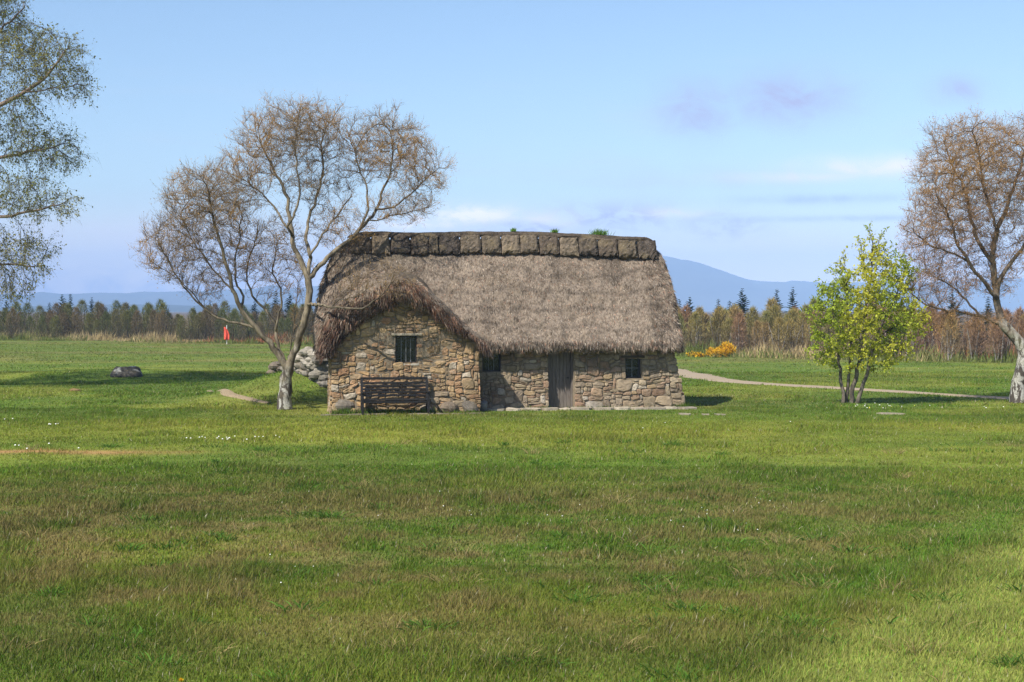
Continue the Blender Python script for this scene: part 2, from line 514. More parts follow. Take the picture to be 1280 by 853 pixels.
def build_grass():
    VV, FF, CC = [], {3: [], 4: []}, []; n0 = 0
    def put(n, ya, yb, L, Wd, segs, spread, beside=False):
        nonlocal n0
        y = np.sqrt(rng.random(n) * (yb ** 2 - ya ** 2) + ya ** 2); x = (rng.random(n) * 2 - 1) * (y * .345 + 1.2)
        if beside:                             # the lawn goes on at either side of the photograph
            x = np.sign(x) * (y * .345 + 1.1 + rng.random(n) ** 1.3 * (5 + .12 * y))
        lx, ly = w2h(x, y)
        keep = ~((lx > -5.9) & (lx < 5.6) & (ly > -.55) & (ly < 5)) & ~((lx > -5.8) & (lx < -.9) & (ly > -1.5) & (ly < 1))
        keep &= ~((lx > -1.3) & (lx < 5.5) & (ly > -1.0 + .25 * np.sin(lx * 5)) & (ly < 0))
        keep &= polydist(x, y, PATH) > .42 + .4 * rng.random(n)
        keep &= polydist(x, y, DIRT) > .02 + .26 * rng.random(n)
        keep &= y < edge_y(x) + .5
        keep &= rng.random(len(x)) > .75 * worn(x, y)
        x, y = x[keep], y[keep]; n = len(x)
        tuft = fbm(x, y, .9, 40., 3); z = T(x, y)
        h = L * (.55 + .9 * rng.random(n) ** 1.6) * (.65 + .8 * sstep(tuft, .4, .75))
        wild = sstep(y, 14, 19) * (1 - sstep(y, 27, 32)); h = h * (1 + .35 * wild * sstep(fbm(x, y, .35, 77., 2), .45, .7))
        D = np.stack([rng.normal(size=n) * spread + .12, rng.normal(size=n) * spread - .05, np.ones(n)], -1)
        bend = np.stack([rng.normal(size=n), rng.normal(size=n), -np.abs(rng.normal(size=n)) * .5], -1) * (h * .15)[:, None]
        V, F, k = blades(np.stack([x, y, z - .01], -1), D, h, Wd * (.6 + .8 * rng.random(n)), segs, bend)
        c = grasscol(x, y) * (.68 + .75 * rng.random((n, 1)))
        r = rng.random(n)
        c[r < .10] = c[r < .10] * .4 + np.array([.22, .17, .075]) * .8           # dead blades
        c[r > .992] = np.array([.42, .38, .26])                                    # bleached stalks
        g = (r > .80) & (r < .9); c[g] *= np.array([.7, 1.15, .6])
        VV.append(V); CC.append(np.repeat(c, k, 0))
        for f in F: FF[f.shape[1]].append(f + n0)
        n0 += len(V)
    put(330000, 11.5, 19, .085, .0075, 2, .33)
    put(330000, 18, 31, .08, .0115, 2, .33)
    put(300000, 30, 50, .07, .020, 1, .38)
    put(220000, 49, 78, .075, .034, 1, .45)
    put(120000, 76, 150, .07, .06, 1, .5)
    put(110000, 4.5, 12, .085, .013, 1, .33); put(150000, 4.5, 31, .08, .016, 1, .35, True); put(120000, 30, 62, .07, .03, 1, .4, True); put(60000, 60, 120, .07, .06, 1, .45, True)
    # coarse tussocks and flat weeds in the rougher near belt
    for _ in range(170):
        y = 12.5 + 24 * rng.random() ** 1.3; x = (rng.random() * 2 - 1) * y * .33; n = int(rng.integers(18, 60)); dry = rng.random() < .35; w = .05 + .10 * rng.random()
        px, py = x + rng.normal(size=n) * w, y + rng.normal(size=n) * w; D = np.stack([(px - x) * 4 + rng.normal(size=n) * .35, (py - y) * 4 + rng.normal(size=n) * .3, np.ones(n)], -1)
        h = (.10 + .13 * rng.random(n)) * (1.15 if dry else .8); bend = unit(D * [1, 1, 0]) * (h * .35)[:, None] - np.array([0, 0, 1]) * (h * .25)[:, None]
        V, F, k = blades(np.stack([px, py, T(px, py)], -1), D, h, (.004 + .004 * rng.random(n)) * (1 if dry else 2.2), 2, bend)
        c = (np.array([.30, .23, .10]) if dry else np.array([.075, .155, .022])) * (.5 + .9 * rng.random((n, 1))); VV.append(V); CC.append(np.repeat(c, k, 0))
        for f in F: FF[f.shape[1]].append(f + n0)
        n0 += len(V)
    o = mesh('grass', np.concatenate(VV), [np.concatenate(f) for f in FF.values() if f], M['blade'], None, np.concatenate(CC))
    tag(o, 'short green and straw coloured grass covering the whole field', 'grass', kind='stuff')


build_grass()


def build_hills():
    # long blue mass with a shoulder falling to the right, and a low far shore on the left
    D0 = 6000.
    prof = np.array([(-1500, 366), (-700, 366), (-200, 364), (0, 368), (120, 365), (250, 362), (420, 356), (560, 344), (700, 322), (780, 312), (838, 321), (870, 328), (895, 334), (925, 346), (960, 352),
                     (1000, 351), (1040, 352), (1100, 354), (1200, 350), (1300, 346), (1700, 340), (2200, 352)], float)
    px = np.linspace(-1500, 2700, 620); top = np.interp(px, prof[:, 0], prof[:, 1])
    k = np.hanning(13); k /= k.sum(); top = np.convolve(np.pad(top, 6, 'edge'), k, 'valid')
    H = (HORIZON - top) / PXF * D0
    H = H + (fbm(px, px * 0, .05, 3., 4) - .5) * 9
    rows = np.linspace(-1, 1, 17); V = []
    for r in rows:
        Y = D0 + r * 900; sc = (1 - abs(r) ** 1.5)
        nz = (fbm(px, px * 0 + r * 90, .03, 6., 4) - .5) * 60 * (1 - abs(r)) * (abs(r) > .01)
        X = (px - 640) / PXF * D0
        V.append(np.stack([X, np.full_like(X, Y), H * sc + nz - 2], -1))
    V = np.stack(V, 0); n = len(px); i = np.arange(17 * n).reshape(17, n)
    F = np.stack([i[:-1, :-1], i[:-1, 1:], i[1:, 1:], i[1:, :-1]], -1).reshape(-1, 4)
    col = np.tile(np.array([.075, .070, .045]), (17 * n, 1))
    P = V.reshape(-1, 3); snow = np.exp(-((P[:, 0] - (867 - 640) / PXF * D0) / 17) ** 2) * (np.abs(P[:, 1] - (D0 - 190)) < 10)
    col = col + (np.array([.85, .87, .9]) - col) * (snow > .4)[:, None]
    tag(mesh('hills', P, F, M['hills'], None, col, None, True), kind='structure')
    # near low shore
    D1 = 3600.; px = np.linspace(-500, 620, 200)
    H = (HORIZON - np.interp(px, [-500, 0, 60, 150, 240, 330, 450, 620], [381, 384, 381, 378.5, 380, 378, 381, 386])) / PXF * D1 + (fbm(px, px * 0, .06, 1., 3) - .5) * 4
    rows = np.linspace(-1, 1, 7)
    V = np.stack([np.stack([(px - 640) / PXF * D1, np.full_like(px, D1 + r * 500), H * (1 - r * r) - 1], -1) for r in rows], 0)
    n = len(px); i = np.arange(7 * n).reshape(7, n); F = np.stack([i[:-1, :-1], i[:-1, 1:], i[1:, 1:], i[1:, :-1]], -1).reshape(-1, 4)
    tag(mesh('low_hills', V, F, M['hills'], None, np.array([.05, .055, .035]), None, True), kind='structure')


build_hills()


def build_haze():
    m = bpy.data.materials.new('haze'); m.use_nodes = True; nt = m.node_tree; nt.nodes.clear()
    o = nt.nodes.new('ShaderNodeOutputMaterial'); v = nt.nodes.new('ShaderNodeVolumePrincipled')
    v.inputs['Color'].default_value = (.40, .62, 1.0, 1); v.inputs['Density'].default_value = 2.3e-4
    v.inputs['Anisotropy'].default_value = -0.35
    nt.links.new(v.outputs[0], o.inputs['Volume'])
    b = MB(); b.box((-7600, -300, -4), (7600, 7100, 250))
    ob = b.build('haze', m); tag(ob, 'thin blue air between the field and the far hills', 'haze', kind='stuff')


if HAZE: build_haze()

# ------------------------------------------------------------------ the cottage
house = empty('thatched_cottage', (*HO, 0), A)
tag(house, 'low old rubble stone cottage with heather thatched roof and turf block ridge', 'cottage')

PAL = np.array([(.33, .265, .185), (.36, .30, .21), (.29, .24, .18), (.34, .235, .165), (.26, .225, .18), (.39, .335, .25), (.31, .22, .165), (.34, .255, .15), (.235, .20, .16), (.40, .34, .25), (.29, .185, .13)])


def rubble(mb, u0, u1, v0, v1, holes, to3, inside=None, cell=.062, warm=0.0, seed=1, big=1.0):
    """random rubble masonry: irregular stones fitted together over a wall face"""
    r = np.random.default_rng(seed)
    nu, nv = int((u1 - u0) / cell), int((v1 - v0) / cell); cu, cv = (u1 - u0) / nu, (v1 - v0) / nv
    occ = np.zeros((nv, nu), bool)
    for j in range(nv):
        for i in range(nu):
            u, v = u0 + (i + .5) * cu, v0 + (j + .5) * cv
            if inside and not inside(u, v): occ[j, i] = True
            for (a, b, c, d) in holes:
                if a < u < b and c < v < d: occ[j, i] = True
    for j in range(nv):
        for i in range(nu):
            if occ[j, i]: continue
            low = max(0, 1 - j * cv / .5)
            w = int(r.choice([2, 3, 4, 5, 6, 8], p=[.10, .20, .24, .2, .15, .11])); h = int(r.choice([1, 2, 3, 4], p=[.34, .42, .18, .06]))
            if r.random() < .35 * low * big + .04: w += 2; h += 2
            w = min(w, nu - i)
            k = 0
            while k < w and not occ[j, i + k]: k += 1
            w = k; h = min(h, nv - j)
            while h > 1 and occ[j:j + h, i:i + w].any(): h -= 1
            if w == 1 and h == 1 and i > 0 and r.random() < .5: pass
            occ[j:j + h, i:i + w] = True
            gap = .004 + .008 * r.random()
            a, b, c, d = u0 + i * cu + gap, u0 + (i + w) * cu - gap, v0 + j * cv + gap, v0 + (j + h) * cv - gap
            mu, mv, ru, rv = (a + b) / 2, (c + d) / 2, (b - a) / 2, (d - c) / 2
            N = 12; t = np.arange(N) / N * 2 * math.pi + r.random() * .5; e = .42 + .2 * r.random()
            cu_, sv_ = np.cos(t), np.sin(t)
            pu = np.sign(cu_) * np.abs(cu_) ** e * ru * (1 + r.normal(size=N) * .06); pv = np.sign(sv_) * np.abs(sv_) ** e * rv * (1 + r.normal(size=N) * .07)
            rot = r.normal() * .07; pu, pv = pu * math.cos(rot) - pv * math.sin(rot), pu * math.sin(rot) + pv * math.cos(rot)
            dep = .022 + .035 * r.random() + .07 * min(ru, rv); til = r.normal(size=2) * .12
            wu = mu + pu; wv = mv + pv
            du = (vnoise(wu, wv, 2.3, seed * 7.) - .5) * .13 + (vnoise(wu, wv, 5.5, seed * 3.) - .5) * .06; dv = (vnoise(wu, wv, 2.1, seed * 11., 40.) - .5) * .15 + (vnoise(wu, wv, 5., seed * 5., 9.) - .5) * .06
            edge = np.clip(np.minimum.reduce([mu - u0, u1 - mu]) / .3, 0, 1)
            if holes: edge = edge * min(1, min(max(abs(mu - (h_[0] + h_[1]) / 2) - (h_[1] - h_[0]) / 2, abs(mv - (h_[2] + h_[3]) / 2) - (h_[3] - h_[2]) / 2) for h_ in holes) / .35)
            pu = pu + du * edge; pv = pv + dv * edge
            rings = []
            for sc, dd in ((1.0, -.06), (1.0, dep * .45), (.86, dep * .85), (.5, dep)):
                uu, vv = pu * sc, pv * sc
                rings.append(to3(mu + uu, mv + vv, dd + (til[0] * uu + til[1] * vv if dd > 0 else 0) + (r.normal(size=N) * .006 if dd > 0 else 0)))
            V = np.concatenate(rings + [to3(np.array([mu]), np.array([mv]), np.array([dep]))])
            ii = np.arange(N); jj = (ii + 1) % N
            Q = np.concatenate([np.stack([ii + q * N, jj + q * N, jj + (q + 1) * N, ii + (q + 1) * N], -1) for q in range(3)])
            Tr = np.stack([ii + 3 * N, jj + 3 * N, np.full(N, 4 * N)], -1)
            col = PAL[r.integers(len(PAL))] * (.58 + .48 * r.random())
            if r.random() < warm: col = col * np.array([1.12, .98, .78])
            if r.random() < .05: col = np.array([.40, .38, .34]) * (.8 + .3 * r.random())
            col = col * .68 + np.array([.30, .24, .165]) * (.75 + .4 * r.random()) * .32
            col = col * (np.array([1.10, 1.01, .90]) if warm > .9 else np.array([1.05, .99, .92]))      # the wing is built of a more golden stone
            mb.add(V, [Q, Tr], col)


def backing(mb, u0, u1, v0, v1, holes, to3, deep, c=(.215, .17, .115), top=None):
    """the wall core behind the stones, with the openings left open"""
    us = sorted({u0, u1, *[k for h in holes for k in h[:2]]}); vs = sorted({v0, v1, *[k for h in holes for k in h[2:]]})
    for a, b in zip(us[:-1], us[1:]):
        for c_, d in zip(vs[:-1], vs[1:]):
            mu, mv = (a + b) / 2, (c_ + d) / 2
            if any(h[0] < mu < h[1] and h[2] < mv < h[3] for h in holes): continue
            if top is not None and mv > top(mu): continue
            q = []
            for dd in (0, -deep):
                q.append(to3(np.array([a, b, b, a]), np.array([c_, c_, d, d]), np.full(4, float(dd))))
            V = np.concatenate(q)
            mb.add(V, [(0, 1, 2, 3), (7, 6, 5, 4), (0, 4, 5, 1), (1, 5, 6, 2), (2, 6, 7, 3), (3, 7, 4, 0)], c)


# main block: front face at ly = 0, lx -1.2 .. 5.15
DOOR = (1.13, 1.92, -.1, 1.97); WIN_R = (3.56, 4.05, .93, 1.56); WIN_L = (-.92, -.34, 1.16, 1.80)
def front3(u, v, d):
    u = np.asarray(u, float); v = np.asarray(v, float)
    s = np.clip((u - 3.3) / 1.8, 0, 1)
    return np.stack([u + .34 * (1 - v / 1.8) * s * s, np.zeros_like(u) - d - .16 * (1 - v / 1.8) + .05, v], -1)
wall = MB()
holes = [DOOR, WIN_R, WIN_L]
rubble(wall, -1.3, 5.12, -.05, 2.10, holes, front3, seed=3)
backing(wall, -1.3, 5.10, -.2, 2.1, holes, front3, .45)
def right3(u, v, d):                         # right gable end, u runs backwards
    u = np.asarray(u, float); v = np.asarray(v, float)
    return np.stack([5.10 + .34 * (1 - v / 1.8) + d, u - .16 * (1 - v / 1.8) * (1 - u / 4.7), v], -1)
gab = lambda u, v: v < 1.9 + 3.0 * (1 - abs(u - 2.35) / 2.35)
rubble(wall, 0.02, 4.7, -.05, 4.3, [], right3, gab, .09, seed=4)
def back3(u, v, d):
    u = np.asarray(u, float); v = np.asarray(v, float); return np.stack([-u, np.full_like(u, 4.7) + d, v], -1)
rubble(wall, -5.1, 5.5, -.05, 1.95, [], back3, None, .12, seed=5)
def left3(u, v, d):
    u = np.asarray(u, float); v = np.asarray(v, float); return np.stack([np.full_like(u, -5.45) - d, -u, v], -1)
rubble(wall, -4.7, -.9, -.05, 4.2, [], left3, lambda u, v: gab(-u, v), .08, .8, seed=6)
wall.box((5.02, .3, -.2), (5.10, 4.6, 2.2), (.1, .08, .055)); wall.box((-5.4, 4.62, -.2), (5.05, 4.70, 2.2), (.1, .08, .055)); wall.box((-5.45, -.3, -.2), (-5.37, 4.6, 2.2), (.1, .08, .055))
for xx in (5.02, -5.45):
    x2 = xx + .08; wall.add([(xx, .25, 2.2), (xx, 4.5, 2.2), (xx, 2.35, 4.7), (x2, .25, 2.2), (x2, 4.5, 2.2), (x2, 2.35, 4.7)], [np.array([(0, 1, 2), (5, 4, 3)]), np.array([(0, 3, 4, 1), (1, 4, 5, 2), (2, 5, 3, 0)])], (.1, .08, .055))
wall.build('wall', M['stone'], house)

# wing: front face at ly = -1.2
WW = (-3.67, -3.02, 1.47, 2.29)
ARC = np.array([(-5.75, 1.7), (-5.45, 1.95), (-5.0, 2.42), (-4.45, 2.86), (-3.9, 3.18), (-3.5, 3.30), (-3.1, 3.26), (-2.6, 3.00), (-2.0, 2.60), (-1.5, 2.34), (-1.05, 2.15)])
arc = lambda u: float(np.interp(u, ARC[:, 0], ARC[:, 1]))
def wing3(u, v, d):
    u = np.asarray(u, float); v = np.asarray(v, float)
    fl = (1 - np.clip(v / 2.2, 0, 1))
    return np.stack([u + np.where(u > -3.3, .05, -.02) * fl * np.clip(np.abs(u + 3.3) / 2.2, 0, 1), -1.2 - d - .16 * fl, v], -1)
wing = MB()
rubble(wing, -5.55, -1.17, -.05, 3.30, [WW], wing3, lambda u, v: v < arc(u), warm=.95, seed=8, big=1.3)
us = [-5.52, -4.9, -4.3, -3.67, -3.02, -2.4, -1.8, -1.2]
for a, b in zip(us[:-1], us[1:]):
    tp = [(arc(a) - .05), (arc(b) - .05)]
    spans = [(-.2, WW[2]), (WW[3], None)] if a == -3.67 else [(-.2, None)]
    for lo, hi in spans:
        za, zb = (tp if hi is None else (hi, hi))
        V = np.concatenate([wing3(np.array([a, b, b, a]), np.array([lo, lo, zb, za]), np.full(4, dd)) for dd in (0., -.35)])
        wing.add(V, [(0, 1, 2, 3), (7, 6, 5, 4), (0, 4, 5, 1), (1, 5, 6, 2), (2, 6, 7, 3), (3, 7, 4, 0)], (.215, .17, .115))
def wingL(u, v, d):
    u = np.asarray(u, float); v = np.asarray(v, float); return np.stack([np.full_like(u, -5.52) - d - .06 * (1 - v / 2), -u, v], -1)
rubble(wing, -.95, 1.24, -.05, 2.0, [], wingL, None, .07, .8, seed=9)
def wingR(u, v, d):
    u = np.asarray(u, float); v = np.asarray(v, float); return np.stack([np.full_like(u, -1.19) + d, u, v], -1)
rubble(wing, -1.2, -.05, -.05, 2.2, [], wingR, None, .07, .3, seed=10)
wing.box((-5.52, -1.0, -.2), (-5.44, .9, 1.95)); wing.box((-1.27, -1.0, -.2), (-1.19, 0, 2.2))
wing.c[-1][:] = wing.c[-2][:] = (.1, .08, .055)
wing.build('wing_wall', M['stone'], house)


def boulder_mesh(mb, c, r, col, seed, n=14):
    q = np.random.default_rng(seed); a = np.linspace(0, math.pi, n // 2 + 2)[1:-1]; b = np.arange(n) / n * 2 * math.pi
    pts = np.array([(math.sin(i) * math.cos(j), math.sin(i) * math.sin(j), math.cos(i)) for i in a for j in b] + [(0, 0, 1), (0, 0, -1)])
    k = q.normal(size=(5, 3)); k /= np.linalg.norm(k, axis=1)[:, None]
    d = np.ones(len(pts))
    for v in k:
        h = pts @ v; lim = .62 + .25 * q.random(); d = np.minimum(d, np.where(h > .05, lim / np.maximum(h, .05), 9))
    pts = pts * np.clip(d, .5, 1.15)[:, None] * (1 + q.normal(size=(len(pts), 1)) * .025)
    pts = pts * np.asarray(r) + np.asarray(c)
    na = len(a); ii = np.arange(na * n).reshape(na, n); nx = np.roll(ii, -1, 1)
    Q = np.stack([ii[:-1], ii[1:], nx[1:], nx[:-1]], -1).reshape(-1, 4)
    Tt = np.concatenate([np.stack([ii[0], nx[0], np.full(n, na * n)], -1), np.stack([nx[-1], ii[-1], np.full(n, na * n + 1)], -1)])
    mb.add(pts, [Q, Tt], col)


foots = []; foot = None                                   # big footing boulders under the wing
for k, (x, y, z, rx, ry, rz, c) in enumerate([(-5.2, -1.27, .24, .34, .22, .22, (.16, .135, .105)), (-1.46, -1.36, .15, .31, .22, .21, (.14, .12, .095)), (-2.1, -1.36, .14, .30, .22, .20, (.18, .14, .10)),
                                             (-2.75, -1.32, .12, .24, .18, .17, (.30, .25, .19)), (-1.0, -.7, .15, .2, .28, .2, (.22, .2, .18))]):
    foot = MB(); boulder_mesh(foot, (x, y, z), (rx, ry, rz), c, 100 + k); foot.build('footing_stone', M['stone'], house)


# openings
def window(hole, ly, bars_v, bars_h, m_bar, pane_label=None):
    a, b, c, d = hole
    f = MB(); w = .045
    f.box((a, ly, c), (a + w, ly + .07, d)); f.box((b - w, ly, c), (b, ly + .07, d)); f.box((a + w, ly, d - w), (b - w, ly + .07, d)); f.box((a + w, ly, c), (b - w, ly + .07, c + w))
    win = f.build('window', M['frame'], house)
    g = MB()
    for k in range(1, bars_v):
        x = a + w + (b - a - 2 * w) * k / bars_v; g.box((x - .014, ly + .012, c + w), (x + .014, ly + .045, d - w))
    for k in range(1, bars_h):
        z = c + w + (d - c - 2 * w) * k / bars_h; g.box((a + w, ly + .008, z - .012), (b - w, ly + .05, z + .012))
    g.build('glazing_bars', m_bar, win)
    p = MB(); p.box((a + w - .005, ly + .05, c + w - .005), (b - w + .005, ly + .06, d - w + .005)); p.build('pane', M['glass'], win)
    i = MB(); i.box((a - .02, ly + .5, c - .02), (b + .02, ly + .52, d + .02), (.02, .02, .02))
    return win


window(WIN_R, .16, 2, 2, M['paleframe']); window(WIN_L, .14, 3, 1, M['paleframe']); window(WW, -1.08, 4, 1, M['paleframe'])
s = MB(); s2 = MB(); s.box((WW[0] - .12, -1.30, WW[3] + .004), (WW[1] + .14, -.95, WW[3] + .075), (.40, .34, .25)); s2.box((WW[0] - .05, -1.30, WW[2] - .07), (WW[1] + .05, -.95, WW[2] - .004), (.40, .36, .29))
bevel(s.build('window_lintel', M['stone'], house), .015); bevel(s2.build('window_sill', M['stone'], house), .015)
dm = MB(); n = 6; x0, x1 = DOOR[0] + .06, DOOR[1] - .05
for k in range(n):
    a = x0 + (x1 - x0) * k / n; b = x0 + (x1 - x0) * (k + 1) / n
    dm.box((a + .004, .255 + .004 * (k % 2), .03), (b - .004, .30, 1.97))
dm.box((x0, .30, .03), (x1, .305, 1.97))
door = bevel(dm.build('door', M['door'], house), .005)
df = MB(); df.box((DOOR[0], .20, -.02), (DOOR[0] + .06, .34, 1.97)); df.box((DOOR[1] - .05, .12, -.02), (DOOR[1] + .01, .34, 1.97)); df.box((DOOR[0], .2, 1.975), (DOOR[1], .34, 2.06))
df.build('door_frame', M['door'], door)
dh = MB(); dh.box((x1 - .12, .225, .93), (x1 - .05, .254, .97)); dh.build('door_latch', M['frame'], door)
for q_ in (((DOOR[0] - .2, -.03, 1.975), (DOOR[1] + .2, .19, 2.08)), ((WIN_R[0] - .12, -.04, 1.565), (WIN_R[1] + .12, .25, 1.64)), ((WIN_L[0] - .1, -.03, 1.806), (WIN_L[1] + .1, .25, 1.9))):
    ll = MB(); ll.box(*q_); bevel(ll.build('lintel', M['lintel'], house), .012)

# --- thatch
def roof_xl(z): return np.interp(z, [1.5, 1.8, 2.75, 3.9, 4.76, 5.3], [-5.90, -5.97, -6.0, -5.82, -5.50, -4.98])
def roof_xr(z): return np.interp(z, [1.5, 1.8, 3.25, 4.28, 4.9, 5.3], [5.28, 5.36, 5.40, 5.36, 5.26, 5.08])
RP = np.array([(.05, 2.02), (-.22, 1.84), (-.38, 1.80), (-.48, 1.90), (-.44, 2.06), (-.12, 2.47), (.45, 3.12), (1.05, 3.86), (1.6, 4.52), (2.05, 5.02), (2.35, 5.24),
               (2.65, 5.02), (3.1, 4.52), (3.65, 3.86), (4.25, 3.12), (4.82, 2.42), (5.14, 1.95), (5.18, 1.74), (5.08, 1.62), (4.92, 1.66), (4.65, 1.86)])


def resample(P, n):
    s = np.concatenate([[0], np.cumsum(np.linalg.norm(np.diff(P, axis=0), axis=1))]); q = np.linspace(0, s[-1], n)
    return np.stack([np.interp(q, s, P[:, k]) for k in range(P.shape[1])], -1)


TH_COL = np.array([.228, .182, .138])
def thatch_col(x, z, r):
    a = fbm(x, z, .9, 55., 3); c = TH_COL * (.85 + .35 * a[..., None])
    q = (z * 1.75 + 1.1 * (fbm(x, z, .8, 91., 3) - .5)) % 1; c = c * (1 - .30 * np.exp(-((q - .5) / .11) ** 2))[..., None]
    c = c * (1 - .30 * sstep(fbm(x, z * .45, 1.5, 23., 3), .54, .70))[..., None]
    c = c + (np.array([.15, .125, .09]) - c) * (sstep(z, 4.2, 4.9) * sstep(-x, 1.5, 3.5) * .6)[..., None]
    return c


def build_main_roof():
    pr = resample(RP, 150); nu = 170
    u = np.linspace(0, 1, nu)
    Z = pr[:, 1][:, None] + 0 * u; Yc = pr[:, 0][:, None] + 0 * u
    xl, xr = roof_xl(pr[:, 1])[:, None], roof_xr(pr[:, 1])[:, None]; X = xl + (xr - xl) * u
    # round the corners towards the ends: the end sections draw in
    e = np.clip(np.maximum(1 - (X - xl) / .55, 1 - (xr - X) / .45), 0, 1); e = 1 - np.sqrt(np.clip(1 - e ** 2, 0, 1))
    Yc = Yc + (2.35 - Yc) * .16 * e; Z = Z - .14 * e * sstep(Z, 2.2, 3)
    sag = .05 * np.sin(X * .7 + 1); Z = Z + sag * sstep(Z, 2, 5) - .022 * X * sstep(Z, 3, 5.2) * .6
    nrm = np.where(Yc < 2.35, -1, 1)
    k = (fbm(X * 1.0, Z + (nrm > 0) * 30, 3.2, 2., 4) - .5) * .11
    k = k + (fbm(X, Z + (nrm > 0) * 30, 1.0, 12., 2) - .5) * .10 + (fbm(X, Z * .8 + (nrm > 0) * 30, 6.0, 52., 2) - .5) * .10
    Yc = Yc + nrm * k * .78; Z = Z + k * .62
    fr = (np.abs(pr[:, 1] - 1.84) < .2)[:, None]; Z = Z + fr * (fbm(X, Yc, 4., 90., 3) - .5) * .16
    V = np.stack([X, Yc, Z], -1); n = len(pr); i = np.arange(n * nu).reshape(n, nu)
    F = np.stack([i[:-1, :-1], i[:-1, 1:], i[1:, 1:], i[1:, :-1]], -1).reshape(-1, 4)
    P = V.reshape(-1, 3)
    caps = []
    for col, flip in ((0, False), (nu - 1, True)):           # close the two ends in strips between front and back
        a = i[:n // 2, col]; b = i[::-1, col][:n // 2]
        q = np.stack([a[:-1], a[1:], b[1:], b[:-1]], -1); caps.append(q[:, ::-1] if flip else q)
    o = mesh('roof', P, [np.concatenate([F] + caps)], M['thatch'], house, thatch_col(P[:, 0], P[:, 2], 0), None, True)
    return o, V


def strands(V, n, name, parent, lmin, lmax, w, colf, lift=.25, tri=True, keep=None, down=None):
    """straws lying down the slope of a grid surface V (rows run up the slope)"""
    r, c, _ = V.shape
    a = V[:-1, :-1].reshape(-1, 3); b = V[:-1, 1:].reshape(-1, 3); d = V[1:, :-1].reshape(-1, 3)
    cr = np.cross(b - a, d - a); ar = np.linalg.norm(cr, axis=1); ok = np.ones(len(a), bool) if keep is None else keep(a)
    ar = ar * ok; p = ar / ar.sum(); k = rng.choice(len(a), n, p=p)
    P = a[k] + (b - a)[k] * rng.random((n, 1)) + (d - a)[k] * rng.random((n, 1))
    N = unit(cr[k]); N = N * np.sign(N[:, 2:3] + .15)
    g = np.tile(np.array([0, 0, -1.]), (n, 1)); D = g - N * np.sum(g * N, 1, keepdims=True)
    D = unit(D) + N * (lift * np.abs(rng.normal(size=(n, 1))) + .04) + rng.normal(size=(n, 3)) * .22
    L = lmin + (lmax - lmin) * rng.random(n)
    Vb, F, kk = blades(P, D, L, w * (.6 + .8 * rng.random(n)), 1, np.array([0, 0, -1.]) * (L * .15)[:, None])
    return mesh(name, Vb, F, M['straw'], parent, np.repeat(colf(P), kk, 0))


roof, RV = build_main_roof()
def straw_col(P):
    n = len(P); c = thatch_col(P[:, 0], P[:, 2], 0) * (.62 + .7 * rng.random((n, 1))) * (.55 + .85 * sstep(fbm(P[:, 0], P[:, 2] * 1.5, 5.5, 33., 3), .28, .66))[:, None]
    q = rng.random(n); c[q > .93] = np.array([.40, .34, .28]) * (.8 + .3 * rng.random((int((q > .93).sum()), 1))); g = q < .12; c[g] = c[g] * np.array([1.1, .8, .72])
    return c
half = RV[3:78]
strands(half, 36000, 'straw', roof, .05, .12, .020, straw_col, .12, keep=lambda a: a[:, 2] < 5.0)
strands(RV[3:22], 9000, 'eave_straw', roof, .08, .18, .022, straw_col, .25, keep=lambda a: a[:, 2] < 2.1)
strands(RV[75:140:2, ::3], 6000, 'back_straw', roof, .14, .3, .03, straw_col, .25)
for col, nm in ((slice(0, 14), 'end_straw'), (slice(-14, None), 'end_straw')):
    strands(RV[3:146, col], 6000, nm, roof, .08, .18, .022, straw_col, .35)


def hood_z(x, f): return np.interp(x, [-6.0, -5.75, -5.25, -4.7, -4.0, -3.35, -2.7, -2.05, -1.45, -.95, -.75], np.array([1.55, 2.05, 2.85, 3.45, 3.88, 4.02, 3.84, 3.30, 2.62, 2.02, 1.7]))


